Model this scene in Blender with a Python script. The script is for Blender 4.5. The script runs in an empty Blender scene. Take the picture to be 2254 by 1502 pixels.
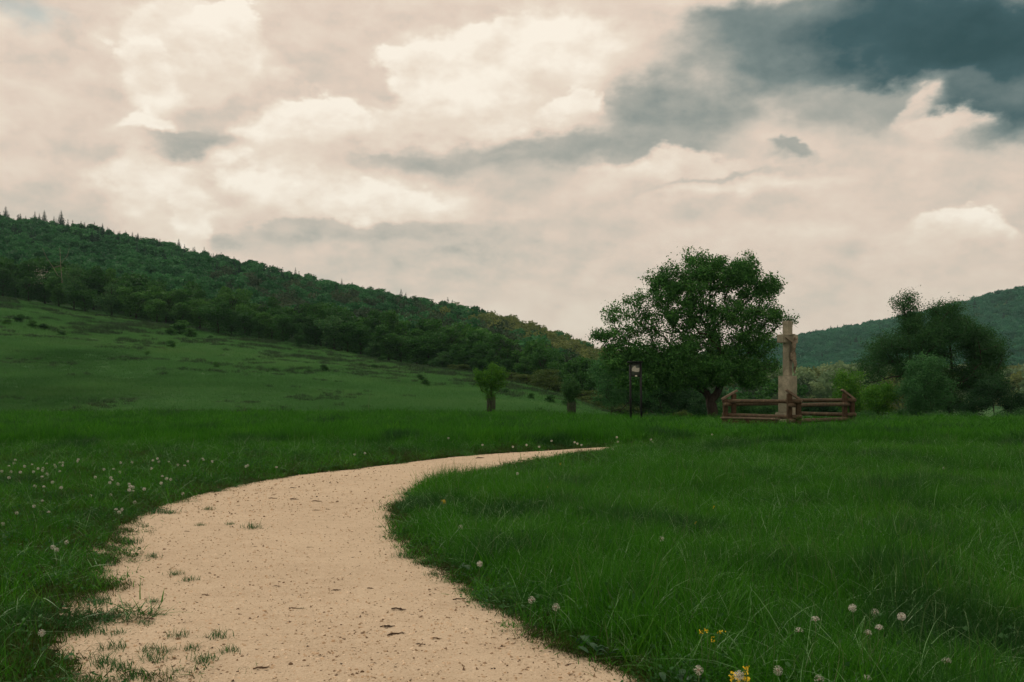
import bpy, math, random
import numpy as np
from mathutils import Vector, Matrix

SC = bpy.context.scene
R = math.radians
F = 2191.0          # focal length of the photograph, in its own pixels
CX, HY, CZ = 1127.0, 850.0, 1.6   # principal column, horizon row, eye height

# ------------------------------------------------------------------ camera
cd = bpy.data.cameras.new('camera')
cd.lens = 35.0; cd.sensor_width = 36.03; cd.sensor_fit = 'HORIZONTAL'
cd.shift_y = (HY - 751.0) / 2254.0
cd.clip_start = 0.05; cd.clip_end = 6000
cam = bpy.data.objects.new('camera', cd)
SC.collection.objects.link(cam)
cam.location = (0, 0, CZ); cam.rotation_euler = (R(90), 0, 0)
SC.camera = cam
SC.view_settings.view_transform = 'Standard'
SC.view_settings.look = 'None'
SC.view_settings.exposure = 0.0
SC.view_settings.gamma = 1.0
SC.cycles.max_bounces = 6; SC.cycles.diffuse_bounces = 3; SC.cycles.glossy_bounces = 2
SC.cycles.transmission_bounces = 4; SC.cycles.transparent_max_bounces = 8; SC.cycles.volume_bounces = 1

# ------------------------------------------------------------------ sky
SUN_EL, SUN_AZ = R(52), R(-60)      # azimuth from +Y towards +X: high on the left
world = bpy.data.worlds.new('World'); SC.world = world; world.use_nodes = True
wt = world.node_tree; wt.nodes.clear()

class NB:
    """small node-building helper"""
    def __init__(s, t): s.t = t
    def n(s, typ, **kw):
        nd = s.t.nodes.new(typ)
        for k, v in kw.items(): setattr(nd, k, v)
        return nd
    def put(s, sock, v):
        if isinstance(v, bpy.types.NodeSocket): s.t.links.new(v, sock)
        else: sock.default_value = v
    def m(s, op, a, b=0.0, c=0.0, clamp=False):
        nd = s.n('ShaderNodeMath', operation=op, use_clamp=clamp)
        for i, v in enumerate((a, b, c)): s.put(nd.inputs[i], v)
        return nd.outputs[0]
    def mr(s, v, a, b, c=0.0, d=1.0, smooth=True):
        nd = s.n('ShaderNodeMapRange', interpolation_type='SMOOTHSTEP' if smooth else 'LINEAR')
        for i, x in enumerate((v, a, b, c, d)): s.put(nd.inputs[i], x)
        return nd.outputs[0]
    def mixf(s, f, a, b):
        nd = s.n('ShaderNodeMix', data_type='FLOAT')
        s.put(nd.inputs[0], f); s.put(nd.inputs[2], a); s.put(nd.inputs[3], b)
        return nd.outputs[0]
    def mixc(s, f, a, b, mode='MIX'):
        nd = s.n('ShaderNodeMix', data_type='RGBA', blend_type=mode)
        s.put(nd.inputs[0], f); s.put(nd.inputs[6], a); s.put(nd.inputs[7], b)
        return nd.outputs[2]
    def noise(s, vec, scale, detail=4, rough=0.55, dist=0.0, out='Fac'):
        nd = s.n('ShaderNodeTexNoise')
        if vec is not None: s.put(nd.inputs['Vector'], vec)
        nd.inputs['Scale'].default_value = scale; nd.inputs['Detail'].default_value = detail
        nd.inputs['Roughness'].default_value = rough; nd.inputs['Distortion'].default_value = dist
        return nd.outputs[out]
    def ramp(s, f, stops, interp='LINEAR'):
        nd = s.n('ShaderNodeValToRGB'); cr = nd.color_ramp; cr.interpolation = interp
        while len(cr.elements) < len(stops): cr.elements.new(0.5)
        for e, (p, c) in zip(cr.elements, stops):
            e.position = p; e.color = (*c, 1)
        s.put(nd.inputs[0], f)
        return nd.outputs[0]

def lin(r, g, b):
    f = lambda v: (v / 255 / 12.92) if v / 255 <= 0.04045 else ((v / 255 + 0.055) / 1.055) ** 2.4
    return (f(r), f(g), f(b))

w = NB(wt)
tc = w.n('ShaderNodeTexCoord').outputs['Generated']
sep = w.n('ShaderNodeSeparateXYZ'); w.put(sep.inputs[0], tc)
dx, dy, dz = sep.outputs
az0 = w.m('ARCTAN2', dx, dy)
el0 = w.m('ARCSINE', dz)
# noise space: the direction, flattened so that clouds stretch sideways
cmb = w.n('ShaderNodeCombineXYZ'); w.put(cmb.inputs[0], dx); w.put(cmb.inputs[1], dy); w.put(cmb.inputs[2], w.m('MULTIPLY', dz, 1.7))
nv = cmb.outputs[0]
wc = w.n('ShaderNodeTexNoise'); w.put(wc.inputs['Vector'], nv)
wc.inputs['Scale'].default_value = 8.0; wc.inputs['Detail'].default_value = 7; wc.inputs['Roughness'].default_value = 0.56
ws = w.n('ShaderNodeSeparateXYZ'); w.put(ws.inputs[0], wc.outputs['Color'])
az = w.m('ADD', az0, w.m('MULTIPLY', w.m('SUBTRACT', ws.outputs[0], 0.5), 0.13))
el = w.m('ADD', el0, w.m('MULTIPLY', w.m('SUBTRACT', ws.outputs[1], 0.5), 0.10))
fine = w.noise(nv, 22.0, 6, 0.55)                 # edges of the billows
soft = w.noise(nv, 5.0, 5, 0.5)                  # broad streaks
vor = w.n('ShaderNodeTexVoronoi', feature='SMOOTH_F1'); w.put(vor.inputs['Vector'], nv)
vor.inputs['Scale'].default_value = 26.0; vor.inputs['Smoothness'].default_value = 0.6
puff = w.m('SUBTRACT', 0.55, vor.outputs['Distance'])
edge = w.m('ADD', w.m('MULTIPLY', w.m('SUBTRACT', fine, 0.5), 1.5), w.m('MULTIPLY', puff, 0.16))
# relief of the billows: the same noise read a little nearer to the sun
mpa = w.n('ShaderNodeMapping'); w.put(mpa.inputs[0], nv); mpa.inputs['Location'].default_value = (-0.010, 0.0, 0.022)
relief = w.m('SUBTRACT', w.noise(nv, 15.0, 6, 0.58), w.noise(mpa.outputs[0], 15.0, 6, 0.58))

def P(px, py):
    a = math.atan((px - CX) / F)
    return a, math.asin(math.sin(math.atan((HY - py) / F * math.cos(a))))

L = w.m('ADD', 0.70, w.m('MULTIPLY', w.m('SUBTRACT', soft, 0.5), 0.55))
L = w.m('ADD', L, w.m('ADD', w.m('MULTIPLY', w.m('SUBTRACT', fine, 0.5), 0.22), w.m('MULTIPLY', relief, 0.35)))
def cloud(L, px, py, rx, ry, hi, lo, softness=0.25, rot=0, nz=0.6, bias=0.0, op=1.0):
    """a cloud in the sky's own directions: hi = brightness of its crown, lo = of its base"""
    a, e = P(px, py)
    ca, sa = math.cos(R(rot)), math.sin(R(rot))
    u = w.m('SUBTRACT', az, a); v = w.m('SUBTRACT', el, e)
    uu = w.m('ADD', w.m('MULTIPLY', u, ca * F / rx), w.m('MULTIPLY', v, sa * F / rx))
    vv = w.m('ADD', w.m('MULTIPLY', v, ca * F / ry), w.m('MULTIPLY', u, -sa * F / ry))
    r = w.m('SQRT', w.m('ADD', w.m('MULTIPLY', uu, uu), w.m('MULTIPLY', vv, vv)))
    k = w.m('ADD', w.m('SUBTRACT', 1.0, r), w.m('MULTIPLY', edge, nz))
    # crisp towards the crown, soft towards the base
    sft = w.mr(vv, -0.6, 0.5, softness * 2.2, softness * 0.55)
    mk = w.m('MULTIPLY', w.mr(w.m('DIVIDE', k, sft), -0.5, 1.0), op)
    t = w.mr(w.m('ADD', w.m('ADD', vv, bias), w.m('MULTIPLY', edge, 0.9)), -0.8, 0.5)
    tgt = w.m('ADD', w.mixf(t, lo, hi), w.m('MULTIPLY', relief, 0.55 if hi > 0.55 else 0.25))
    return w.mixf(mk, L, tgt)

C = [  # px, py, rx, ry, hi, lo, softness, rot, noise
    (60, 30, 150, 60, .30, .52, .8, 0, .7),
    (250, 110, 300, 110, .70, .62, .8, 0, .4),
    (30, 130, 110, 80, .78, .66, .5, 0, .6),
    (700, 60, 420, 130, .74, .72, .9, 0, .3),
    (120, 420, 280, 90, .62, .55, .7, -10, .5),
    (60, 330, 250, 110, .76, .68, .9, 0, .4),
    (440, 235, 175, 175, .88, .50, .45, 12, .55),
    (440, 90, 150, 90, .92, .80, .5, 0, .6),
    (350, 250, 90, 90, .94, .74, .5, 0, .6),
    (520, 275, 130, 70, .66, .44, .8, 8, .5),
    (375, 480, 125, 130, .88, .78, .45, 0, .5),
    (690, 330, 150, 140, .93, .82, .42, 0, .6),
    (750, 430, 330, 105, .96, .76, .5, 0, .5),
    (1060, 215, 300, 125, .98, .72, .42, 8, .55),
    (1180, 170, 220, 140, .98, .84, .5, 15, .6),
    (1000, 300, 330, 60, .86, .46, .7, 0, .5),
    (800, 505, 380, 42, .56, .48, .9, 3, .5),
    (1060, 590, 420, 60, .58, .60, 1.0, 0, .4),
    (1240, 345, 330, 52, .48, .42, .9, 0, .5),
    (1480, 275, 190, 105, .39, .34, .75, -12, .4),
    (1500, 60, 170, 120, .74, .62, .9, 20, .5),
    (1660, 190, 170, 70, .64, .58, .8, 0, .5),
    (1980, 75, 430, 135, .12, .05, .8, 0, .22),
    (2150, 110, 330, 110, .03, -.02, .75, 0, .25),
    (1720, 45, 200, 80, .30, .26, .9, 0, .5),
    (1900, 235, 190, 45, .46, .50, .9, 8, .5),
    (2000, 235, 60, 40, .72, .58, .6, 30, .8),
    (2200, 240, 150, 75, .20, .10, .5, -8, .6),
    (2040, 280, 110, 40, .74, .66, .6, 0, .8),
    (1753, 340, 52, 22, .46, .42, .5, 0, .5),
    (1500, 400, 180, 55, .84, .76, .5, 0, .7),
    (1640, 440, 220, 35, .88, .70, .8, 8, .5),
    (1620, 415, 150, 14, .55, .60, 1.0, 8, .3),
    (340, 140, 62, 55, .97, .84, .36, 0, .9), (520, 55, 75, 62, .98, .84, .36, 0, .9), (330, 300, 62, 48, .95, .80, .40, 0, .9), (700, 250, 85, 60, .99, .86, .34, 0, .9),
    (900, 190, 95, 60, .96, .82, .40, 0, .9), (1130, 110, 110, 62, 1.0, .88, .38, 0, .9), (620, 415, 100, 62, 1.0, .84, .36, 0, .9), (860, 430, 95, 50, .99, .82, .40, 0, .9), (435, 505, 62, 66, .95, .82, .34, 0, .9),
    (1230, 250, 90, 50, 1.0, .84, .26, 12, .9), (430, 318, 130, 26, .52, .47, .7, 0, .6), (790, 492, 270, 22, .55, .50, .8, 2, .5), (990, 340, 190, 20, .52, .46, .8, 0, .5),
    (2130, 500, 105, 52, .95, .74, .32, 0, .7),
    (1900, 560, 420, 70, .74, .70, 1.0, 0, .3),
]
for c in C: L = cloud(L, *c)
# towards the horizon the cloud deck evens out
L = w.mixf(w.mr(el0, 0.11, -0.02, 0.0, 0.75), L, w.m('ADD', 0.70, w.m('MULTIPLY', w.m('SUBTRACT', soft, 0.5), 0.25)))
ccol = w.ramp(L, [(0.0, lin(40, 70, 76)), (0.12, lin(58, 86, 92)), (0.30, lin(122, 134, 132)), (0.46, lin(172, 170, 161)),
                  (0.58, lin(208, 196, 182)), (0.70, lin(228, 208, 191)), (0.84, lin(238, 222, 204)), (1.0, lin(255, 244, 228))])
sky = w.n('ShaderNodeTexSky', sky_type='NISHITA'); sky.sun_disc = False
sky.sun_elevation = SUN_EL; sky.sun_rotation = SUN_AZ
# blue shows through only in small gaps
a, e = P(70, 25)
gap = w.m('SUBTRACT', 1.0, w.m('SQRT', w.m('ADD', w.m('POWER', w.m('MULTIPLY', w.m('SUBTRACT', az, a), F / 130), 2.0),
                                           w.m('POWER', w.m('MULTIPLY', w.m('SUBTRACT', el, e), F / 60), 2.0))))
gapm = w.mr(w.m('ADD', gap, edge), 0.1, 1.1, 0.0, 0.55)
cl10 = w.mixc(1.0, ccol, (10, 10, 10, 1), 'MULTIPLY')
skyc = w.mixc(1.0, sky.outputs[0], (1.0, 1.02, 0.72, 1), 'MULTIPLY')
final = w.mixc(gapm, cl10, skyc)
bg = w.n('ShaderNodeBackground'); w.put(bg.inputs[0], final); bg.inputs[1].default_value = 0.1
wo = w.n('ShaderNodeOutputWorld'); wt.links.new(bg.outputs[0], wo.inputs[0])
world.cycles.sampling_method = 'MANUAL'; world.cycles.sample_map_resolution = 512

sd = bpy.data.lights.new('sun', 'SUN'); sd.energy = 0.9; sd.angle = R(14); sd.color = (1.0, 0.93, 0.82)
sun = bpy.data.objects.new('sun', sd); SC.collection.objects.link(sun)
sv = Vector((math.sin(SUN_AZ) * math.cos(SUN_EL), math.cos(SUN_AZ) * math.cos(SUN_EL), math.sin(SUN_EL)))
sun.rotation_euler = sv.to_track_quat('Z', 'Y').to_euler()

# ------------------------------------------------------------------ helpers
def tag(o, label=None, cat=None, group=None, kind=None):
    if label: o['label'] = label
    if cat: o['category'] = cat
    if group: o['group'] = group
    if kind: o['kind'] = kind
    return o
def empty(name, loc, rz=0.0):
    o = bpy.data.objects.new(name, None); SC.collection.objects.link(o)
    o.location = loc; o.rotation_euler = (0, 0, rz); o.empty_display_size = 0.2
    return o
def mesh_np(name, V, Fc, rnd=None, smooth=False):
    """V (n,3); Fc: list of (m,k) int arrays with k = 3 or 4"""
    me = bpy.data.meshes.new(name)
    V = np.asarray(V, np.float32)
    me.vertices.add(len(V)); me.vertices.foreach_set('co', V.ravel())
    if not isinstance(Fc, list): Fc = [Fc]
    Fc = [np.asarray(f, np.int32) for f in Fc if len(f)]
    loops = np.concatenate([f.ravel() for f in Fc]); tot = np.concatenate([np.full(len(f), f.shape[1], np.int32) for f in Fc])
    st = np.concatenate([[0], np.cumsum(tot)[:-1]]).astype(np.int32)
    me.loops.add(len(loops)); me.loops.foreach_set('vertex_index', loops)
    me.polygons.add(len(tot)); me.polygons.foreach_set('loop_start', st)
    me.update(calc_edges=True)
    if smooth: me.polygons.foreach_set('use_smooth', np.ones(len(tot), bool))
    if rnd is not None:
        at = me.attributes.new('rnd', 'FLOAT', 'POINT'); at.data.foreach_set('value', np.asarray(rnd, np.float32))
    me.validate()
    return me
def add(name, me, m, parent=None, loc=None):
    o = bpy.data.objects.new(name, me); SC.collection.objects.link(o)
    if m is not None and not me.materials: me.materials.append(m)
    if parent: o.parent = parent
    if loc is not None: o.location = loc
    return o
def copy_tree(o, parent=None):
    c = o.copy(); SC.collection.objects.link(c); c.parent = parent
    for ch in o.children: copy_tree(ch, c)
    return c

class Geo:
    def __init__(s): s.v = []; s.f3 = []; s.f4 = []; s.n = 0
    def add(s, V, f4=(), f3=()):
        V = np.asarray(V, float).reshape(-1, 3)
        if len(f4): s.f4.append(np.asarray(f4, int) + s.n)
        if len(f3): s.f3.append(np.asarray(f3, int) + s.n)
        s.v.append(V); s.n += len(V)
    def box(s, c, size, rot=None, taper=1.0, jit=0.0):
        x, y, z = [q / 2 for q in size]
        V = np.array([(-x, -y, -z), (x, -y, -z), (x, y, -z), (-x, y, -z), (-x * taper, -y * taper, z), (x * taper, -y * taper, z), (x * taper, y * taper, z), (-x * taper, y * taper, z)])
        if rot is not None: V = V @ np.array(rot.to_3x3() if hasattr(rot, 'to_3x3') else rot).T
        s.add(V + np.array(c), [(0, 3, 2, 1), (4, 5, 6, 7), (0, 1, 5, 4), (1, 2, 6, 5), (2, 3, 7, 6), (3, 0, 4, 7)])
    def tube(s, pts, rad, k=6, cap=True):
        pts = np.asarray(pts, float); n = len(pts); rad = np.broadcast_to(np.asarray(rad, float), (n,))
        t = np.gradient(pts, axis=0); t /= np.linalg.norm(t, axis=1, keepdims=True) + 1e-9
        ref = np.array([0, 0, 1.0]) if abs(t[0][2]) < 0.9 else np.array([1.0, 0, 0])
        V = []
        for i in range(n):
            a = np.cross(t[i], ref); a /= np.linalg.norm(a) + 1e-9
            b = np.cross(t[i], a); ref = np.cross(a, t[i]) if False else ref
            an = np.arange(k) * 2 * math.pi / k
            V.append(pts[i] + rad[i] * (np.cos(an)[:, None] * a + np.sin(an)[:, None] * b))
        V = np.concatenate(V)
        f4 = [(i * k + j, i * k + (j + 1) % k, (i + 1) * k + (j + 1) % k, (i + 1) * k + j) for i in range(n - 1) for j in range(k)]
        f3 = []
        if cap:
            V = np.vstack([V, pts[0], pts[-1]]); c0, c1 = n * k, n * k + 1
            f3 = [(c0, (j + 1) % k, j) for j in range(k)] + [(c1, (n - 1) * k + j, (n - 1) * k + (j + 1) % k) for j in range(k)]
        s.add(V, f4, f3)
    def mesh(s, name, smooth=False, rnd=None):
        fs = []
        if s.f4: fs.append(np.concatenate(s.f4))
        if s.f3: fs.append(np.concatenate(s.f3))
        return mesh_np(name, np.concatenate(s.v), fs, rnd, smooth)

# ------------------------------------------------------------------ materials
def newmat(name):
    m = bpy.data.materials.new(name); m.use_nodes = True; m.node_tree.nodes.clear()
    return m, NB(m.node_tree)
def out(b, sh, disp=None):
    o = b.n('ShaderNodeOutputMaterial'); b.t.links.new(sh, o.inputs[0])
def principled(b, col, rough=0.8, spec=0.3, bump=None, bs=0.4, bd=0.02):
    p = b.n('ShaderNodeBsdfPrincipled')
    b.put(p.inputs['Base Color'], col if isinstance(col, bpy.types.NodeSocket) else (*col, 1))
    b.put(p.inputs['Roughness'], rough); p.inputs['Specular IOR Level'].default_value = spec
    if bump is not None:
        bn = b.n('ShaderNodeBump'); bn.inputs['Strength'].default_value = bs; bn.inputs['Distance'].default_value = bd
        b.put(bn.inputs['Height'], bump); b.t.links.new(bn.outputs[0], p.inputs['Normal'])
    return p.outputs[0]
def leaf_mat(name, stops, patches=None, trans=0.35, rough=0.55, spec=0.14, objrand=0.35, wscale=0.35, leafrand=0.5):
    """foliage: colour by leaf, by plant and by broad patches over the land"""
    m, b = newmat(name)
    at = b.n('ShaderNodeAttribute', attribute_name='rnd').outputs['Fac']
    orn = b.n('ShaderNodeObjectInfo').outputs['Random']
    pos = b.n('ShaderNodeNewGeometry').outputs['Position']
    nz = b.noise(pos, wscale, 3, 0.6)
    nz = b.mr(nz, 0.3, 0.7, 0, 1, False)
    f = b.m('ADD', b.m('MULTIPLY', at, leafrand), b.m('ADD', b.m('MULTIPLY', orn, objrand), b.m('MULTIPLY', nz, max(0.0, 1 - leafrand - objrand))))
    col = b.ramp(f, stops)
    if patches:
        n2 = b.noise(pos, patches[0], 3, 0.55)
        col = b.mixc(b.mr(n2, 0.5, 0.68, 0, patches[2]), col, (*patches[1], 1))
    sh = principled(b, col, rough, spec)
    if trans > 0:
        tr = b.n('ShaderNodeBsdfTranslucent'); b.put(tr.inputs[0], col)
        mx = b.n('ShaderNodeMixShader'); mx.inputs[0].default_value = trans
        b.t.links.new(sh, mx.inputs[1]); b.t.links.new(tr.outputs[0], mx.inputs[2]); sh = mx.outputs[0]
    out(b, sh); return m

M = {}
M['grass'] = leaf_mat('lush_grass', [(0, (0.017, 0.082, 0.008)), (0.45, (0.034, 0.172, 0.008)), (0.8, (0.063, 0.244, 0.012)), (1, (0.140, 0.278, 0.026))],
                      (.55, (.016, .062, .020), .8), objrand=.2, wscale=.5, leafrand=.45)
M['verge'] = leaf_mat('mown_grass', [(0, (0.029, 0.030, 0.006)), (0.45, (0.034, 0.054, 0.007)), (0.8, (0.053, 0.074, 0.010)), (1, (0.132, 0.071, 0.023))],
                      (.8, (.050, .052, .020), .7), objrand=.3, wscale=.9, leafrand=.45)
M['hillgrass'] = leaf_mat('hill_grass', [(0, (0.049, 0.152, 0.037)), (0.5, (0.073, 0.222, 0.054)), (1, (0.125, 0.258, 0.075))],
                          (.035, (.024, .105, .018), .8), trans=.3, objrand=.25, wscale=.05, leafrand=.2)
M['seed'] = leaf_mat('seed_stalk', [(0, (.05, .11, .03)), (.6, (.10, .16, .06)), (1, (.20, .24, .12))], trans=.3)
M['weed'] = leaf_mat('weed_leaf', [(0, (0.022, 0.078, 0.020)), (0.6, (0.036, 0.130, 0.033)), (1, (0.084, 0.195, 0.077))], trans=.25)
M['docks'] = leaf_mat('dock_leaf', [(0, (0.024, 0.090, 0.034)), (1, (0.064, 0.160, 0.075))], trans=.25, rough=.45, spec=.4)
M['fruit_leaf'] = leaf_mat('fruit_tree_leaf', [(0, (0.022, 0.083, 0.022)), (0.5, (0.047, 0.169, 0.035)), (0.85, (0.097, 0.276, 0.057)), (1, (0.179, 0.376, 0.110))], objrand=0, wscale=.6, leafrand=.7, trans=.4, spec=.16)
M['willow_leaf'] = leaf_mat('willow_leaf', [(0, (0.019, 0.066, 0.021)), (0.6, (0.034, 0.122, 0.034)), (1, (0.077, 0.200, 0.055))], objrand=0, wscale=.5, leafrand=.6)
M['valley_leaf'] = leaf_mat('valley_leaf', [(0, (0.093, 0.168, 0.088)), (0.5, (0.162, 0.264, 0.128)), (1, (0.289, 0.384, 0.176))], objrand=.5, wscale=.02, leafrand=.25)  # leaf colour brightened to carry sun on the valley belt
M['sage_leaf'] = leaf_mat('sage_bush_leaf', [(0, (0.029, 0.104, 0.033)), (0.5, (0.052, 0.182, 0.055)), (1, (0.111, 0.286, 0.094))], objrand=0, wscale=.8, leafrand=.6, trans=.4)
M['bright_leaf'] = leaf_mat('bright_bush_leaf', [(0, (0.036, 0.134, 0.014)), (0.5, (0.066, 0.226, 0.022)), (1, (0.165, 0.360, 0.036))], objrand=0, wscale=.8, leafrand=.6, trans=.4)
M['bush_leaf'] = leaf_mat('bush_leaf', [(0, (0.022, 0.082, 0.025)), (0.5, (0.042, 0.139, 0.036)), (1, (0.096, 0.221, 0.063))], objrand=0, wscale=.8, leafrand=.6)
M['dark_leaf'] = leaf_mat('dark_bush_leaf', [(0, (0.013, 0.050, 0.019)), (0.5, (0.022, 0.081, 0.027)), (1, (0.048, 0.135, 0.042))], objrand=.2, wscale=.4, leafrand=.5)
M['bramble'] = leaf_mat('bramble_leaf', [(0, (0.029, 0.072, 0.013)), (0.5, (0.054, 0.106, 0.018)), (1, (0.112, 0.152, 0.034))], objrand=.1, wscale=.3, leafrand=.5)
M['wood_leaf'] = leaf_mat('woodland_leaf', [(0, (0.016, 0.076, 0.031)), (0.4, (0.030, 0.131, 0.047)), (0.75, (0.053, 0.204, 0.068)), (1, (0.100, 0.285, 0.103))], objrand=.5, wscale=.02, leafrand=.25)
M['edge_leaf'] = leaf_mat('wood_edge_leaf', [(0, (0.017, 0.066, 0.016)), (0.5, (0.033, 0.127, 0.022)), (1, (0.078, 0.218, 0.038))], objrand=.5, wscale=.03, leafrand=.3)
M['budding'] = leaf_mat('budding_crown', [(0, (0.025, 0.055, 0.028)), (0.5, (0.041, 0.079, 0.041)), (1, (0.081, 0.122, 0.059))], objrand=.5, wscale=.03, leafrand=.3)
M['pale_wood'] = leaf_mat('pale_sunlit_crown', [(0, (0.078, 0.129, 0.036)), (0.5, (0.150, 0.200, 0.062)), (1, (0.260, 0.300, 0.104))], objrand=.5, wscale=.03, leafrand=.3)  # spring tones paled so the colour carries sun on the slope's right end
M['spruce'] = leaf_mat('spruce_needles', [(0, (0.007, 0.032, 0.018)), (1, (0.020, 0.065, 0.034))], trans=.1, objrand=.4, wscale=.05, leafrand=.4)
M['far_leaf'] = leaf_mat('far_wood_leaf', [(0, (0.016, 0.104, 0.063)), (0.5, (0.030, 0.166, 0.092)), (1, (0.068, 0.272, 0.126))], objrand=.45, wscale=.006, leafrand=.15)

def bark(name, a, c2, sc=14):
    m, b = newmat(name)
    tc = b.n('ShaderNodeTexCoord').outputs['Object']
    mp = b.n('ShaderNodeMapping'); b.put(mp.inputs[0], tc); mp.inputs['Scale'].default_value = (1, 1, .25)
    n = b.noise(mp.outputs[0], sc, 6, .65)
    out(b, principled(b, b.ramp(n, [(.3, a), (.7, c2)]), .9, .15, n, .8, .03)); return m
M['bark'] = bark('bark', (.018, .014, .011), (.055, .045, .036))
M['paling'] = bark('grey_bark', (.030, .044, .024), (.075, .092, .055))
M['deadwood'] = bark('dead_wood', (.16, .13, .10), (.30, .26, .20))

m, b = newmat('weathered_stone')
tc = b.n('ShaderNodeTexCoord').outputs['Object']
n1 = b.noise(tc, 3.2, 6, .65); n2 = b.noise(tc, 22, 6, .7); n3 = b.noise(tc, 1.3, 3, .5)
col = b.ramp(n1, [(.25, (.14, .140, .098)), (.5, (.275, .262, .190)), (.75, (.41, .385, .29))])
col = b.mixc(b.mr(n2, .52, .72, 0, .65), col, (.09, .088, .062, 1))
col = b.mixc(b.mr(n3, .5, .65, 0, .55), col, (.095, .10, .066, 1))
out(b, principled(b, col, .92, .2, n2, .6, .015)); M['stone'] = m
m, b = newmat('stained_stone')
tc = b.n('ShaderNodeTexCoord').outputs['Object']
n1 = b.noise(tc, 6, 6, .7); n2 = b.noise(tc, 25, 4, .7)
col = b.ramp(n1, [(.35, (.06, .05, .036)), (.5, (.17, .145, .10)), (.65, (.32, .275, .20))])
out(b, principled(b, col, .9, .2, n2, .6, .01)); M['statue'] = m
def timber(name, a, c2, c3):
    m, b = newmat(name)
    tc = b.n('ShaderNodeTexCoord').outputs['Object']
    n = b.noise(tc, 9, 6, .6); g = b.noise(tc, 55, 3, .6)
    col = b.ramp(n, [(.3, a), (.55, c2), (.75, c3)])
    col = b.mixc(b.mr(g, .55, .75, 0, .5), col, (*[x * .5 for x in a], 1))
    out(b, principled(b, col, .8, .25, g, .5, .01)); return m
M['log'] = timber('weathered_log', (.042, .031, .018), (.086, .063, .036), (.17, .135, .085))
M['post'] = timber('stained_post', (.030, .020, .010), (.062, .039, .019), (.095, .066, .036))
M['captimber'] = timber('weathered_lit_cap', (.10, .075, .052), (.18, .14, .10), (.28, .22, .16))  # weathered timber, colour brightened for light on the bench plank and caps
m, b = newmat('dark_paint'); n = b.noise(b.n('ShaderNodeTexCoord').outputs['Object'], 20, 4, .6)
out(b, principled(b, b.ramp(n, [(.3, (.003, .005, .005)), (.7, (.008, .011, .010))]), .6, .3)); M['darkpaint'] = m
m, b = newmat('zinc_wire'); out(b, principled(b, (.10, .12, .10), .6, .4)); M['wire'] = m
m, b = newmat('pappus')
p = principled(b, (.72, .72, .64), .8, .2); tr = b.n('ShaderNodeBsdfTranslucent'); tr.inputs[0].default_value = (.72, .72, .64, 1)
mx = b.n('ShaderNodeMixShader'); mx.inputs[0].default_value = .4; b.t.links.new(p, mx.inputs[1]); b.t.links.new(tr.outputs[0], mx.inputs[2]); out(b, mx.outputs[0]); M['pappus'] = m
m, b = newmat('seed_core'); out(b, principled(b, (.22, .17, .11), .8, .2)); M['core'] = m
m, b = newmat('yellow_petal'); out(b, principled(b, (.72, .52, .02), .6, .2)); M['yellow'] = m
m, b = newmat('white_blossom'); out(b, principled(b, (.60, .60, .50), .7, .2)); M['blossom'] = m
m, b = newmat('flower_stem'); out(b, principled(b, (.06, .12, .03), .6, .3)); M['stem'] = m

# path: crushed pale limestone and sand
m, b = newmat('sand_path')
pos = b.n('ShaderNodeNewGeometry').outputs['Position']
a1 = b.noise(pos, .55, 4, .6); a2 = b.noise(pos, 9, 5, .65); a3 = b.noise(pos, 75, 4, .7); a4 = b.noise(pos, 32, 5, .75)
mp = b.n('ShaderNodeMapping'); b.put(mp.inputs[0], pos); mp.inputs['Scale'].default_value = (7, 26, 7)
a5 = b.noise(mp.outputs[0], 1.0, 5, .7)
col = b.ramp(a1, [(.3, (.54, .435, .305)), (.7, (.635, .52, .37))])
col = b.mixc(b.mr(a2, .42, .72, 0, .45), col, (.71, .585, .425, 1))
a6 = b.noise(pos, 2.6, 7, .7)
col = b.mixc(b.mr(a6, .48, .70, 0, .42), col, (.46, .35, .235, 1))
col = b.mixc(b.mr(a3, .50, .66, 0, .60), col, (.36, .26, .16, 1))
col = b.mixc(b.mr(a3, .44, .30, 0, .50), col, (.80, .68, .52, 1))
col = b.mixc(b.mr(a4, .60, .68, 0, .75), col, (.20, .135, .08, 1))
col = b.mixc(b.mr(a5, .62, .70, 0, .6), col, (.26, .18, .105, 1))
vo = b.n('ShaderNodeTexVoronoi'); b.put(vo.inputs['Vector'], pos); vo.inputs['Scale'].default_value = 55
hgt = b.m('ADD', b.m('MULTIPLY', a3, .7), b.m('MULTIPLY', vo.outputs['Distance'], -.5))
out(b, principled(b, col, .95, .15, hgt, .55, .02)); M['path'] = m
m, b = newmat('pebble'); r_ = b.n('ShaderNodeObjectInfo').outputs['Random']
out(b, principled(b, b.ramp(r_, [(0, (.16, .11, .07)), (.25, (.34, .25, .16)), (.6, (.62, .46, .30)), (1, (.84, .70, .52))]), .9, .2)); M['pebble'] = m
m, b = newmat('litter'); r_ = b.n('ShaderNodeObjectInfo').outputs['Random']
out(b, principled(b, b.ramp(r_, [(0, (.045, .03, .02)), (.6, (.12, .08, .05)), (1, (.20, .14, .08))]), .9, .2)); M['litter'] = m

# soil under the grass
m, b = newmat('meadow_soil')
pos = b.n('ShaderNodeNewGeometry').outputs['Position']
s1 = b.noise(pos, .6, 5, .6); s2 = b.noise(pos, 14, 5, .7)
col = b.mixc(b.mr(s2, .35, .7), (.020, .045, .012, 1), (.05, .065, .022, 1))
out(b, principled(b, col, .95, .1, s2, .6, .04)); M['soil'] = m
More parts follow.
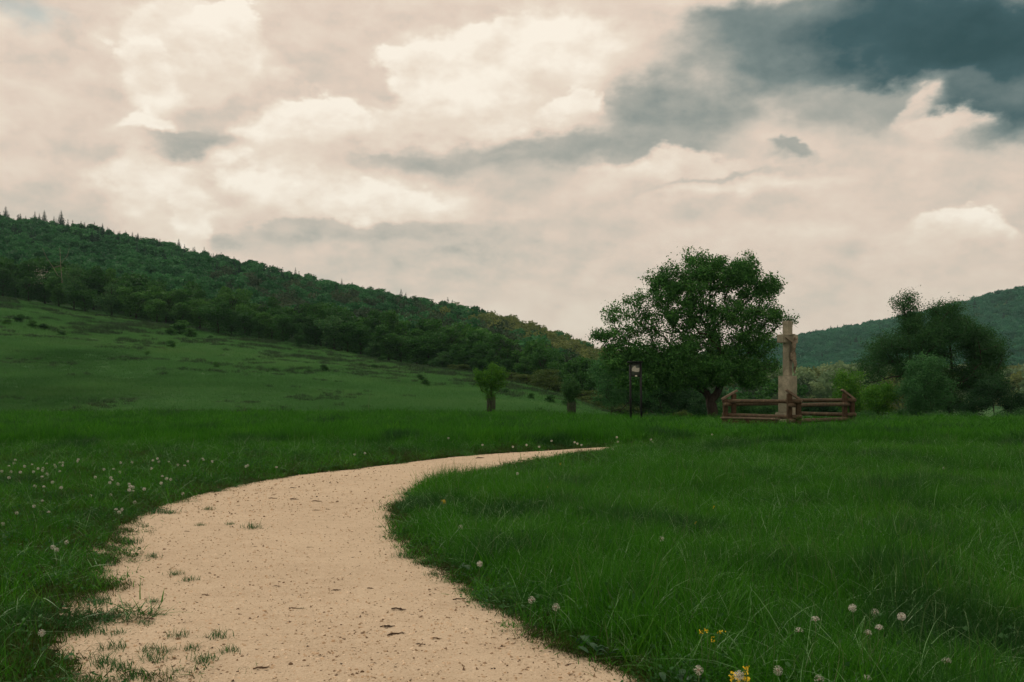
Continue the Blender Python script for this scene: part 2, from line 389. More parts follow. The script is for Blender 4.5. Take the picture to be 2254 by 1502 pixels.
# hill meadow
m, b = newmat('hill_meadow')
pos = b.n('ShaderNodeNewGeometry').outputs['Position']
mp = b.n('ShaderNodeMapping'); b.put(mp.inputs[0], pos); mp.inputs['Scale'].default_value = (.25, 1, 1)
s1 = b.noise(mp.outputs[0], .05, 4, .55); s2 = b.noise(mp.outputs[0], .45, 6, .65); s3 = b.noise(pos, 4, 4, .7)
col = b.ramp(s1, [(.35, (.028, .125, .022)), (.48, (.052, .165, .046)), (.62, (.105, .200, .090))])
col = b.mixc(b.mr(s2, .4, .75, 0, .6), col, (.090, .165, .075, 1))
col = b.mixc(b.mr(s3, .45, .75, 0, .5), col, (.030, .080, .026, 1))
out(b, principled(b, col, .95, .1, s3, .8, .12)); M['hill'] = m

# ------------------------------------------------------------------ the lie of the land
def interp(x, xs, ys): return np.interp(x, xs, ys)
def sst(a, b_, x): t = np.clip((x - a) / (b_ - a), 0, 1); return t * t * (3 - 2 * t)
EX = [-1500, -300, 0, 200, 390, 600, 850, 1000, 1130, 1250, 1330, 1400, 1500, 1700]
EY = [480, 610, 657, 692, 724, 755, 797, 818, 842, 870, 893, 905, 915, 925]
DX = [-1500, 0, 600, 1000, 1250, 1400, 1700]
DD = [200, 190, 170, 150, 125, 110, 100]
RX = [-1500, -300, 0, 200, 400, 560, 700, 800, 950, 1100, 1200, 1300, 1400, 1500, 1650, 1800]
RY = [330, 430, 508, 528, 578, 612, 650, 672, 700, 733, 757, 785, 812, 835, 855, 865]   # bare ground at the crest
RDX = [-1500, 0, 800, 1300, 1800]
RDD = [470, 450, 400, 350, 300]
BX = [1300, 1500, 1650, 1745, 1850, 1930, 2020, 2100, 2180, 2254, 2500, 3200]
BY = [842, 806, 780, 762, 744, 734, 724, 714, 696, 680, 640, 600]
def colx(X, Y): return CX + F * X / np.maximum(Y, 4.0)
def edgeD(x): return interp(x, DX, DD)
def edgeZ(x): return CZ + (HY - interp(x, EX, EY)) * edgeD(x) / F
def ridgeD(x): return interp(x, RDX, RDD)
def ridgeZ(x): return CZ + (HY - interp(x, RX, RY)) * ridgeD(x) / F
def Hgt(X, Y):
    X = np.asarray(X, float); Y = np.asarray(Y, float)
    x = colx(X, Y)
    near = 0.12 * sst(15, 36, Y) + 0.02 * np.sin(X * .9 + 1) * np.sin(Y * .7) * sst(6, 12, Y)
    right = sst(1150, 1450, x)
    z58 = near - 0.25 * sst(46, 60, Y) - 1.0 * right * sst(38.5, 56, Y)
    eD, eZ = edgeD(x), edgeZ(x) - 1.6 * right
    t = np.clip((Y - 60) / (eD - 60), 0, 1)
    zm = z58 + (eZ - z58) * (t ** 1.12) * sst(0, .05, t)
    rD, rZ = ridgeD(x), ridgeZ(x)
    t2 = np.clip((Y - eD) / (rD - eD), 0, 1)
    pe, pr_ = HY - (eZ - CZ) * F / eD, HY - (rZ - CZ) * F / rD       # rows at which wood's edge and crest are seen
    zh = CZ + (HY - (pe + (pr_ - pe) * (1 - (1 - t2) ** 1.6))) * np.maximum(Y, eD) / F
    left = np.where(Y < eD, zm, zh)
    left = np.where(Y > rD, rZ - (Y - rD) * .12, left)
    # valley floor and the far hill on the right
    floor = z58 - 2.6 * sst(60, 200, Y)
    bZ = CZ + (HY - interp(x, BX, BY)) * 1300 / F
    tb = np.clip((Y - 620) / 680, 0, 1)
    far = floor + (bZ - floor) * np.sin(tb * math.pi / 2) ** 1.2
    far = np.where(Y > 1300, bZ - (Y - 1300) * .05, far)
    far += (np.sin(X * .013 + 1) * 9 + np.sin(X * .031 + Y * .01) * 5) * sst(650, 800, Y) * (1 - sst(1050, 1250, Y))
    wgt = sst(1560, 1760, x)
    z = left * (1 - wgt) + floor * wgt
    z = np.where(Y > 420, np.maximum(z, far), z)
    rough = (np.sin(X * .21 + Y * .05) * np.sin(Y * .13 + X * .03)) * .25 * sst(70, 110, Y)
    return z + rough
def hz(X, Y): return float(Hgt(X, Y))
def at(px, py, Y): return np.array([(px - CX) * Y / F, Y, CZ + (HY - py) * Y / F])
def ground_at(px, Y):
    X = (px - CX) * Y / F
    return np.array([X, Y, hz(X, Y)])

ycols = None
def terrain(name, ys, m, lab=None):
    s = np.linspace(-1, 1, 361); s = np.sign(s) * np.abs(s) ** 1.25
    ys = np.asarray(ys, float)
    Sg, Yg = np.meshgrid(s, ys)
    Xg = Sg * (45 + 1.15 * np.maximum(Yg, 0))
    Zg = Hgt(Xg, Yg)
    V = np.stack([Xg, Yg, Zg], -1).reshape(-1, 3); n = len(s)
    i, j = np.meshgrid(np.arange(len(ys) - 1), np.arange(n - 1), indexing='ij')
    q = (i * n + j).ravel()
    o = add(name, mesh_np(name, V, np.stack([q, q + 1, q + n + 1, q + n], 1), smooth=True), m)
    tag(o, kind='structure'); return o
terrain('ground', np.concatenate([np.linspace(-45, 4, 20), np.linspace(4.5, 54, 130)]), M['soil'])
terrain('hillside', np.concatenate([np.linspace(54, 200, 130), np.linspace(203, 620, 90)]), M['hill'])
m_far = M['hill']
terrain('distant_hill', np.concatenate([np.linspace(620, 1400, 70), np.linspace(1420, 2200, 12)]), M['hill'])

# ------------------------------------------------------------------ the path
def gp(px, py):
    Y = CZ * F / (py - HY); return ((px - CX) * Y / F, Y)
Lft = [(262, 1502), (240, 1400), (240, 1300), (270, 1207), (338, 1133), (450, 1092), (600, 1060), (750, 1039), (900, 1021), (1050, 1007), (1200, 997), (1350, 990)]
Rgt = [(1370, 1502), (1235, 1430), (1130, 1365), (1000, 1292), (905, 1225), (862, 1160), (872, 1115), (945, 1075), (1050, 1045), (1150, 1026), (1240, 1011), (1350, 1001)]
PL = [(1.6, -3), (0.2, 0), (-1.25, 3)] + [gp(*p) for p in Lft] + [(5.2, 26.0), (7.5, 27.0)]
PR = [(4.8, -3), (3.2, 0), (1.75, 3)] + [gp(*p) for p in Rgt] + [(5.0, 23.8), (7.8, 26.6)]
PL, PR = np.array(PL), np.array(PR)
def dens(poly, n):
    t = np.linspace(0, len(poly) - 1, n); out_ = np.zeros((n, 2))
    for k in range(n):      # Catmull-Rom
        i = min(int(t[k]), len(poly) - 2); u = t[k] - i
        p0, p1, p2, p3 = poly[max(i - 1, 0)], poly[i], poly[i + 1], poly[min(i + 2, len(poly) - 1)]
        out_[k] = .5 * ((2 * p1) + (-p0 + p2) * u + (2 * p0 - 5 * p1 + 4 * p2 - p3) * u * u + (-p0 + 3 * p1 - 3 * p2 + p3) * u ** 3)
    return out_
PL, PR = dens(PL, 260), dens(PR, 260)
PLo, PRo, nr = dens(PL[::4], 1400), dens(PR[::4], 1400), 1400
nx = 14
V = []
def rag(y, sd): return .5 * math.sin(y * 5.1 + sd) + .3 * math.sin(y * 13.7 + 2 * sd) + .25 * math.sin(y * 31.3 + sd) + .2 * math.sin(y * 67 + sd)
for k in range(nr):
    for j in range(nx + 1):
        t = j / nx; p = PLo[k] * (1 - t) + PRo[k] * t
        d = (PLo[k] - PRo[k]); near_ = float(1 - sst(9, 13, p[1]))
        if j == 0: p = p + d * (.03 + near_ * (.09 + .05 * rag(p[1], 1)) + .012 * rag(p[1], 3))
        if j == nx: p = p - d * (.05 + .02 * rag(p[1], 2))
        V.append((p[0], p[1], hz(p[0], p[1]) + .012 + .025 * math.sin(math.pi * t)))
V = np.array(V); V[:, 2] = np.maximum(V[:, 2], Hgt(V[:, 0], V[:, 1]) + .008)
q = (np.arange(nr - 1)[:, None] * (nx + 1) + np.arange(nx)[None]).ravel()
o = add('path', mesh_np('path', V, np.stack([q, q + 1, q + nx + 2, q + nx + 1], 1), smooth=True), M['path']); tag(o, kind='structure')

PC = np.concatenate([PL, PR])
def poly_inside(X, Y):
    poly = np.concatenate([PL, PR[::-1]]); inside = np.zeros(len(X), bool); j = len(poly) - 1
    for i in range(len(poly)):
        xi, yi = poly[i]; xj, yj = poly[j]
        c = ((yi > Y) != (yj > Y)) & (X < (xj - xi) * (Y - yi) / (yj - yi + 1e-12) + xi)
        inside ^= c; j = i
    return inside
def path_dist(X, Y):
    """signed distance to the path's edge, negative on the path; and whether the left edge is the nearer"""
    X = np.asarray(X, float); Y = np.asarray(Y, float)
    d = np.zeros(len(X)); lf = np.zeros(len(X), bool)
    for a0 in range(0, len(X), 20000):
        s = slice(a0, a0 + 20000)
        dl = np.sqrt(((X[s, None] - PL[None, :, 0]) ** 2 + (Y[s, None] - PL[None, :, 1]) ** 2)).min(1)
        dr = np.sqrt(((X[s, None] - PR[None, :, 0]) ** 2 + (Y[s, None] - PR[None, :, 1]) ** 2)).min(1)
        d[s] = np.minimum(dl, dr); lf[s] = dl < dr
    ins = poly_inside(X, Y); d[ins] *= -1
    return d, lf

# ------------------------------------------------------------------ scattering of countless small stuff
def vnoise(X, Y, sc, seed=0):
    r = np.random.default_rng(seed); g = r.random((64, 64))
    x = X * sc; y = Y * sc; xi = np.floor(x).astype(int); yi = np.floor(y).astype(int); fx = x - xi; fy = y - yi
    fx = fx * fx * (3 - 2 * fx); fy = fy * fy * (3 - 2 * fy)
    G = lambda a, b_: g[a % 64, b_ % 64]
    return (G(xi, yi) * (1 - fx) + G(xi + 1, yi) * fx) * (1 - fy) + (G(xi, yi + 1) * (1 - fx) + G(xi + 1, yi + 1) * fx) * fy
def scatter(name, label, cat, protos, pts, rot, scl, idx, kind='stuff'):
    """protos: list of meshes; a cloud of points carries rotation, size and kind; one object"""
    col = bpy.data.collections.new(name + '_source')
    for k, me in enumerate(protos):
        ob = bpy.data.objects.new('%s_%02d' % (name, k), me); col.objects.link(ob)
    me = bpy.data.meshes.new(name); me.vertices.add(len(pts)); me.vertices.foreach_set('co', np.asarray(pts, np.float32).ravel())
    a = me.attributes.new('rot', 'FLOAT_VECTOR', 'POINT'); a.data.foreach_set('vector', np.asarray(rot, np.float32).ravel())
    a = me.attributes.new('scl', 'FLOAT_VECTOR', 'POINT'); a.data.foreach_set('vector', np.asarray(scl, np.float32).ravel())
    a = me.attributes.new('idx', 'INT', 'POINT'); a.data.foreach_set('value', np.asarray(idx, np.int32))
    o = bpy.data.objects.new(name, me); SC.collection.objects.link(o)
    ng = bpy.data.node_groups.new(name + '_scatter', 'GeometryNodeTree')
    ng.interface.new_socket('Geometry', in_out='INPUT', socket_type='NodeSocketGeometry')
    ng.interface.new_socket('Geometry', in_out='OUTPUT', socket_type='NodeSocketGeometry')
    gi = ng.nodes.new('NodeGroupInput'); go = ng.nodes.new('NodeGroupOutput')
    ip = ng.nodes.new('GeometryNodeInstanceOnPoints'); ci = ng.nodes.new('GeometryNodeCollectionInfo')
    ci.inputs['Collection'].default_value = col; ci.inputs['Separate Children'].default_value = True; ci.inputs['Reset Children'].default_value = True
    def attr(nm, dt):
        n = ng.nodes.new('GeometryNodeInputNamedAttribute'); n.data_type = dt; n.inputs[0].default_value = nm
        return next(s for s in n.outputs if s.enabled and s.name == 'Attribute')
    ng.links.new(gi.outputs[0], ip.inputs['Points']); ng.links.new(ci.outputs[0], ip.inputs['Instance'])
    ip.inputs['Pick Instance'].default_value = True
    ng.links.new(attr('idx', 'INT'), ip.inputs['Instance Index'])
    er = ng.nodes.new('FunctionNodeEulerToRotation'); ng.links.new(attr('rot', 'FLOAT_VECTOR'), er.inputs[0]); ng.links.new(er.outputs[0], ip.inputs['Rotation'])
    ng.links.new(attr('scl', 'FLOAT_VECTOR'), ip.inputs['Scale'])
    ng.links.new(ip.outputs[0], go.inputs[0])
    md = o.modifiers.new('scatter', 'NODES'); md.node_group = ng
    tag(o, label, cat, None, kind); return o

def blades(n, rad, h, wd, seed, lean=.5, bendy=.6, seg=3, hv=.45):
    """a patch of grass blades: each a tapering, bending ribbon"""
    r = np.random.default_rng(seed)
    bx = r.normal(0, rad * .5, n); by = r.normal(0, rad * .5, n)
    L_ = h * (1 - hv + hv * 1.6 * r.random(n)); az_ = r.random(n) * 2 * math.pi
    ln = lean * r.random(n); bd = bendy * (.3 + r.random(n)); wd = wd * (.6 + .8 * r.random(n))
    face = az_ + math.pi / 2 + r.normal(0, .4, n)
    V = []; K = seg + 1
    ts = np.linspace(0, 1, K)
    for t in ts:
        ang = ln * .6 + bd * t * .8
        hor = L_ * (np.sin(ln * .6) * t + bd * .45 * t * t); ver = L_ * (t * np.cos(ln * .5) - .25 * bd * t * t * t)
        cx = bx + np.cos(az_) * hor; cy = by + np.sin(az_) * hor
        ww = wd * .5 * (1 - t ** 1.6) + .0002
        ox = np.cos(face) * ww; oy = np.sin(face) * ww
        V.append(np.stack([cx - ox, cy - oy, ver], 1)); V.append(np.stack([cx + ox, cy + oy, ver], 1))
    V = np.stack(V, 1).reshape(-1, 3)           # n, 2K, 3
    base = np.arange(n)[:, None] * 2 * K
    f = np.concatenate([np.stack([base[:, 0] + 2 * k, base[:, 0] + 2 * k + 1, base[:, 0] + 2 * k + 3, base[:, 0] + 2 * k + 2], 1) for k in range(seg)])
    rnd = np.repeat(r.random(n), 2 * K)
    return V, f, rnd
def patch_mesh(name, parts):
    """parts: (V, faces, rnd, material) merged into one patch mesh with several materials"""
    Vs, Fs, Rn, mi, mats, n = [], [], [], [], [], 0
    for V, f, rr, mt in parts:
        if mt not in mats: mats.append(mt)
        Vs.append(V); Fs.append(f + n); Rn.append(rr); mi.append(np.full(len(f), mats.index(mt))); n += len(V)
    me = mesh_np(name, np.concatenate(Vs), [np.concatenate(Fs)], np.concatenate(Rn))
    for mt in mats: me.materials.append(mt)
    me.polygons.foreach_set('material_index', np.concatenate(mi).astype(np.int32)); return me
def leafcards(P_, size, seed, up=0.0, aspect=.55, curl=0.0):
    """one kite-shaped leaf per point"""
    r = np.random.default_rng(seed); n = len(P_)
    d = r.normal(size=(n, 3)); d[:, 2] += up; d /= np.linalg.norm(d, axis=1, keepdims=True)
    e = np.cross(d, r.normal(size=(n, 3))); e /= np.linalg.norm(e, axis=1, keepdims=True)
    s = (np.asarray(size) * (.6 + .8 * r.random(n)))[:, None]
    V = np.stack([P_ - d * s * .5, P_ + e * s * aspect * .5, P_ + d * s * .5, P_ - e * s * aspect * .5], 1).reshape(-1, 3)
    q = np.arange(n)[:, None] * 4 + np.arange(4)[None]
    return V, q, np.repeat(r.random(n), 4)

g, vg, wd_ = M['grass'], M['verge'], M['weed']
protos = []
M['pale'] = leaf_mat('glint_blade', [(0, (.09, .24, .08)), (.6, (.16, .34, .12)), (1, (.34, .46, .24))], trans=.3, rough=.4, spec=.5)  # blades coloured pale to stand in for glints on the grass
for k in range(4): protos.append(patch_mesh('lush_%d' % k, [(*blades(52, .16, .25 + .03 * (k % 2), .0058, 10 + k, .6, .8), g), (*blades(24, .16, .17, .0085, 30 + k, .8, 1.0), g), (*blades(7 + k, .15, .26, .0060, 35 + k, 1.2, 1.6, 5, hv=.7), M['pale'])]))
for k in range(2):   # with seed stalks
    protos.append(patch_mesh('stalk_%d' % k, [(*blades(50, .16, .25, .006, 50 + k), g), (*blades(5, .13, .40, .004, 60 + k, .3, .5, hv=.3), M['seed'])]))
for k in range(3): protos.append(patch_mesh('short_%d' % k, [(*blades(70, .15, .10, .0045, 70 + k, .9, .9), vg), (*blades(18, .14, .12, .005, 75 + k), g)]))
rr = np.random.default_rng(3)
for k in range(2):   # clover and low broad leaves
    Pn = np.stack([rr.normal(0, .09, 60), rr.normal(0, .09, 60), .04 + .11 * rr.random(60)], 1)
    protos.append(patch_mesh('clover_%d' % k, [(*leafcards(Pn, .026, 80 + k, 0, .8), wd_), (*blades(30, .15, .18, .0055, 85 + k), g)]))
for k in range(2): protos.append(patch_mesh('tallmeadow_%d' % k, [(*blades(80, .28, .30, .012, 90 + k, .5, .6), g)]))
NLUSH, NST, NSH, NCL, NFAR = range(0, 4), range(4, 6), range(6, 9), range(9, 11), range(11, 13)
def pick(r, groups, probs, n):
    c = r.choice(len(groups), n, p=probs); o_ = np.zeros(n, int)
    for k, gr in enumerate(groups):
        mk = c == k; o_[mk] = r.choice(list(gr), mk.sum())
    return o_
pts, rots, scs, ids = [], [], [], []
r = np.random.default_rng(11)
for (y0, y1, den) in ((2.2, 9, 260), (9, 15, 190), (15, 24, 120), (24, 34, 70), (34, 47, 46)):
    hw1 = .62 * y1 + 1.5
    n = int(2 * hw1 * (y1 - y0) * den)
    X = r.uniform(-hw1, hw1, n); Y = r.uniform(y0, y1, n)
    mk = np.abs(X) < .62 * Y + 1.5; X, Y = X[mk], Y[mk]
    d, lf = path_dist(X, Y)
    nz = vnoise(X, Y, 2.2, 4); nz2 = vnoise(X, Y, .7, 8)
    # ragged verge: sparse into the path on the near left, clean on the right
    fr = np.where(lf & (Y < 12), .80, .22)
    pr = np.clip((d + fr * (nz * 1.3 - .35)) / np.where(lf, .35, .14), 0, 1) ** 1.5
    pr = np.where(lf & (Y < 12), pr * (.22 + .78 * sst(-.1, .62, d + .5 * (nz - .5))), pr)
    pr = np.where(d < -.8, 0, pr)
    keep = r.random(len(X)) < pr
    X, Y, d, lf, nz, nz2 = X[keep], Y[keep], d[keep], lf[keep], nz[keep], nz2[keep]
    n = len(X)
    mownw = np.where(lf, 1.1 + 3.4 * (1 - sst(9, 18, Y)), .35 + 2.4 * sst(15.5, 19, Y) * (1 - sst(27, 29, Y)) * (colx(X, Y) < 1345))        # width of the trodden, short verge
    farleft = lf & (X < 1.5) & (Y < 25.5)
    tall = sst(0, 1, (d - mownw * .35) / (mownw * .8 + .05) + (nz2 - .5) * .5)
    tall = np.where(farleft, np.minimum(tall, sst(21.6, 23.6, Y + 1.6 * (nz2 - .5)) * sst(.6, 1.8, d)), tall)
    hsc = .42 + .75 * tall * (.45 + 1.0 * vnoise(X, Y, 1.1, 9)) * (.75 + .5 * nz2)
    isr = (~lf) | (d > 8)
    idn = pick(r, [NLUSH, NST, NSH, NCL], [.60, .07, .17, .16], n)
    ids_short = pick(r, [NLUSH, NSH, NCL], [.08, .84, .08], n)
    short = (r.random(n) > tall) | (lf & (Y < 13) & (d < .35))
    idn = np.where(short, ids_short, idn)
    hsc = np.where(short, np.clip(.42 + d * .6, .28, 1.0), hsc)
    far = Y > 24
    x_p = colx(X, Y); hsc *= 1 - (.42 + .22 * sst(1150, 1500, x_p)) * sst(24, 34, Y)
    hsc = np.where((x_p > 1540) & (x_p < 1920) & (Y > 27) & (Y < 40), hsc * (1 - .68 * sst(27, 33, Y)), hsc)
    idn = np.where(far & ~short & (r.random(n) < .75), r.choice(list(NFAR), n), idn)
    pts.append(np.stack([X, Y, Hgt(X, Y)], 1)); l1 = (vnoise(X, Y, 1.3, 41) - .5) * .9; l2 = (vnoise(X, Y, 1.3, 42) - .5) * .9
    rots.append(np.stack([l1 + r.normal(0, .22, n), l2 + r.normal(0, .22, n), r.random(n) * 6.283], 1))
    wsc = (1.0 + .35 * sst(10, 30, Y)) * r.uniform(.8, 1.25, n)
    scs.append(np.stack([wsc, wsc, hsc * r.uniform(.55, 1.3, n)], 1)); ids.append(idn)
nf = 420; Xf = r.uniform(7.5, 12.9, nf); Yf = 34.3 + np.where(Xf < 9.72, (9.72 - Xf) * .98, (Xf - 9.72) * .97) + r.normal(.1, .35, nf)
pts.append(np.stack([Xf, Yf, Hgt(Xf, Yf)], 1)); rots.append(np.stack([r.normal(0, .2, nf), r.normal(0, .2, nf), r.random(nf) * 6.283], 1)); sf = r.uniform(.7, 1.3, nf); scs.append(np.stack([sf, sf, sf * r.uniform(.15, .55, nf)], 1)); ids.append(r.integers(9, 11, nf))
scatter('meadow_grass', 'long green meadow grass on both sides of the sandy path', 'grass', protos, np.concatenate(pts), np.concatenate(rots), np.concatenate(scs), np.concatenate(ids))
print('near grass', sum(len(p) for p in pts))

# grass of the hill meadow: clumps that shrink with the slope
hp = [patch_mesh('hillclump_%d' % k, [(*blades(60, .42, .20, .022, 100 + k, .7, .7, 2), M['hillgrass'])]) for k in range(3)]
M['rush'] = leaf_mat('dark_rush', [(0, (.016, .045, .018)), (.6, (.035, .080, .030)), (1, (.085, .120, .055))], objrand=.4, wscale=.1, leafrand=.3)
hp += [patch_mesh('meadowclump_%d' % k, [(*blades(80, .38, .28, .016, 110 + k, .5, .6, 3), M['grass'])]) for k in range(2)]
hp += [patch_mesh('rushclump_%d' % k, [(*blades(70, .34, .34, .030, 120 + k, .8, .7, 2), M['rush'])]) for k in range(2)]
pts, rots, scs, ids = [], [], [], []
for (y0, y1, den) in ((46, 58, 30), (58, 85, 9), (85, 125, 5), (125, 200, 2.6)):
    n = int(1.30 * y1 * (y1 - y0) * den)
    Y = r.uniform(y0, y1, n); X = r.uniform(-.65, .65, n) * y1
    x = colx(X, Y); mk = (x > -300) & (x < 2560) & ((x < 1500) | (Y < 62)) & (Y < edgeD(x) + 3)
    X, Y, x = X[mk], Y[mk], x[mk]; n = len(X)
    tall = Y < 47 + 13 * vnoise(X, Y, .11, 2) + 5 * r.random(n) ** 2
    idn = np.where(tall, r.integers(3, 5, n), r.integers(0, 3, n)); rv = vnoise(X, Y * 1.0, .22, 31) * .6 + vnoise(X, Y, .6, 32) * .4
    tt = sst(.25, .9, (Y - 60) / (edgeD(x) - 60)); idn = np.where(~tall & (r.random(n) < .5 * sst(.56, .74, rv + .10 * tt) * (.25 + tt)), r.integers(5, 7, n), idn)
    pts.append(np.stack([X, Y, Hgt(X, Y)], 1)); rots.append(np.stack([r.normal(0, .1, n), r.normal(0, .1, n), r.random(n) * 6.283], 1))
    s_ = r.uniform(.8, 1.3, n) * (1 + .8 * sst(60, 180, Y)); hs = np.where(tall, r.uniform(.4, .75, n) * (1 - .35 * sst(1300, 1500, x)), s_ * (.5 + .6 * vnoise(X, Y, .12, 6)))
    scs.append(np.stack([s_, s_, hs], 1)); ids.append(idn)
scatter('hill_grass', 'soft blue-green grass covering the sloping hill meadow', 'grass', hp, np.concatenate(pts), np.concatenate(rots), np.concatenate(scs), np.concatenate(ids))
print('hill grass', sum(len(p) for p in pts))

# pebbles and crumbs of plant litter on the path
def lump(seed, flat=.6, n=1):
    r = np.random.default_rng(seed)
    V = np.array([(x, y, z) for x in (-1, 0, 1) for y in (-1, 0, 1) for z in (-1, 0, 1) if abs(x) + abs(y) + abs(z) == 1] , float)
    import bmesh
    bm = bmesh.new(); bmesh.ops.create_icosphere(bm, subdivisions=n, radius=.5)
    for v in bm.verts: v.co *= .75 + .5 * r.random(); v.co.z *= flat
    me = bpy.data.meshes.new('pebble'); bm.to_mesh(me); bm.free(); return me
peb = []
for k in range(5):
    me = lump(k, .6); me.materials.append(M['pebble']); peb.append(me)
for k in range(4):
    V_, f_, r_ = blades(1, .001, 1.0, .25 + .1 * k, 200 + k, 0, 1.2, 3)
    V_ = V_[:, [2, 0, 1]]; V_[:, 2] = np.abs(V_[:, 2]) * .5
    me = mesh_np('crumb', V_, [f_]); me.materials.append(M['litter']); peb.append(me)
pts, rots, scs, ids = [], [], [], []
for _pass in (0,):
    n = 330000; X = r.uniform(-5, 8, n); Y = 3.5 + 24 * r.random(n) ** 1.3
    mk = r.random(n) < np.clip((6.0 / Y) ** 1.9, 0, 1); X, Y = X[mk], Y[mk]
    d, lf = path_dist(X, Y); mk = d < .12 + .25 * r.random(len(X)); X, Y, d = X[mk], Y[mk], d[mk]; n = len(X)
    cr = r.random(n) < .10 + .30 * np.exp(-np.abs(d) / .35)
    idn = np.where(cr, r.integers(5, 9, n), r.integers(0, 5, n))
    s_ = np.where(cr, .012 + .03 * r.random(n) ** 2, .004 + .020 * r.random(n) ** 7 + .008 * r.random(n) ** 3) * (1 + .5 * (Y > 12))
    pc = np.stack([X, Y, Hgt(X, Y) + .030], 1)
    t_ = np.clip(-d / 1.45, 0, 1); pc[:, 2] = Hgt(X, Y) + .013 + .025 * np.sin(t_ * math.pi / 2)
    pts.append(pc); rots.append(np.stack([np.where(cr, r.normal(0, .2, n), r.random(n) * 6), r.normal(0, .2, n), r.random(n) * 6.283], 1))
    scs.append(np.stack([s_, s_, s_], 1)); ids.append(idn)
scatter('gravel', 'loose grit and crumbs of dead leaf lying on the sandy path', 'gravel', peb, np.concatenate(pts), np.concatenate(rots), np.concatenate(scs), np.concatenate(ids))
print('gravel', sum(len(p) for p in pts))
PATHZ = lambda X, Y: hz(X, Y) + .03
# ------------------------------------------------------------------ trees
def grow(trunks, att, step=.3, wlen=.22, seed=0, sag=0.0):
    """a skeleton reaching every attractor; returns nodes, parents"""
    r = np.random.default_rng(seed)
    N, Pn, PLn = [], [], []
    for tr in trunks:                       # (start node or None, points)
        st, ps = tr; prev = -1
        if st is not None:
            prev = int(np.argmin(np.linalg.norm(np.array(N) - np.array(ps[0]), axis=1)))
        for k in range(len(ps) - 1):
            a_, b_ = np.array(ps[k]), np.array(ps[k + 1]); n = max(1, int(np.linalg.norm(b_ - a_) / step))
            for i in range(n + (k == len(ps) - 2)):
                if st is not None and k == 0 and i == 0: continue
                p = a_ + (b_ - a_) * i / n
                N.append(p); Pn.append(prev); PLn.append(0 if prev < 0 else PLn[prev] + step); prev = len(N) - 1
    nt = len(N); top = N[0] + np.array([0, 0, (N[nt - 1][2] - N[0][2]) * .55])
    low = N[0][2] + .45 * (max(p[2] for p in N) - N[0][2]) * .5
    order = np.argsort(np.linalg.norm(att - top, axis=1) * (1 + .15 * r.random(len(att))))
    tips = []
    for ai in order:
        A = att[ai]; NA = np.array(N); d = np.linalg.norm(NA - A, axis=1)
        cost = d + wlen * np.array(PLn) + np.where(NA[:, 2] < low, 2.0, 0) + np.where(NA[:, 2] > A[2] + .2, .5 * (NA[:, 2] - A[2]), 0)
        k = int(np.argmin(cost)); p0 = NA[k]; n = max(1, int(d[k] / step))
        dirp = (p0 - NA[Pn[k]]) if Pn[k] >= 0 else np.array([0, 0, 1.0]); dirp = dirp / (np.linalg.norm(dirp) + 1e-9)
        ctrl = p0 + dirp * d[k] * .35 + np.array([0, 0, .12 * d[k] - sag * d[k]]); prev = k
        for i in range(1, n + 1):
            t = i / n; p = (1 - t) ** 2 * p0 + 2 * t * (1 - t) * ctrl + t * t * A + r.normal(0, .035 * step * 3, 3) * (t < 1)
            N.append(p); Pn.append(prev); PLn.append(PLn[prev] + step); prev = len(N) - 1
        tips.append(prev)
    return np.array(N), np.array(Pn), tips, nt
def wood_mesh(name, N, Pn, tips, r0, m, k=6, rmin=.008, power=.42):
    cnt = np.zeros(len(N)); 
    for t in tips:
        cnt[t] += 1
    for i in range(len(N) - 1, -1, -1):
        if Pn[i] >= 0: cnt[Pn[i]] += cnt[i]
    cnt = np.maximum(cnt, .3); roots = cnt.max()
    rad = np.maximum(r0 * (cnt / roots) ** power, rmin)
    kids = [[] for _ in N]
    for i, p in enumerate(Pn):
        if p >= 0: kids[p].append(i)
    G = Geo(); stack = [i for i, p in enumerate(Pn) if p < 0]; starts = [(None, s) for s in stack]
    while starts:
        par, s = starts.pop(); chain = [s] if par is None else [par, s]; cur = s
        while kids[cur]:
            ks = sorted(kids[cur], key=lambda q_: -cnt[q_])
            for q_ in ks[1:]: starts.append((cur, q_))
            cur = ks[0]; chain.append(cur)
        if len(chain) > 1:
            rr_ = rad[chain].copy()
            if par is not None: rr_[0] = min(rad[par], rr_[1] * 1.15)
            rr_[-1] *= .5
            G.tube(N[chain], rr_, max(3, k if rr_.max() > .04 else k - 2 if rr_.max() > .015 else 3), cap=False)
    me = G.mesh(name, smooth=True); me.materials.append(m); return me
def lobe_points(r, c, rad, n, shell=.55):
    d = r.normal(size=(n, 3)); d /= np.linalg.norm(d, axis=1, keepdims=True)
    q_ = (shell + (1 - shell) * r.random(n)) ** 1.0 * (r.random(n) ** .25)
    return np.array(c) + d * q_[:, None] * np.array(rad)
def leafy(N, tips, Pn, per, spread, size, seed, m, name='crown', up=0.0, aspect=.55, inner=.35, wts=None):
    r = np.random.default_rng(seed); Ps = []
    for j, t in enumerate(tips):
        n = per if wts is None else int(per * wts[j])
        if n <= 0: continue
        prev = Pn[t]; base = N[t]; back = N[prev] if prev >= 0 else base
        t_ = r.random(n)[:, None]; p = base * (1 - t_ * inner * 2) + back * (t_ * inner * 2) + r.normal(0, spread, (n, 3)) * np.array([1, 1, .8])
        Ps.append(p)
    Ps = np.concatenate(Ps)
    V, f, rn = leafcards(Ps, size, seed + 1, up, aspect)
    me = mesh_np(name, V, [f], rn); me.materials.append(m); return me
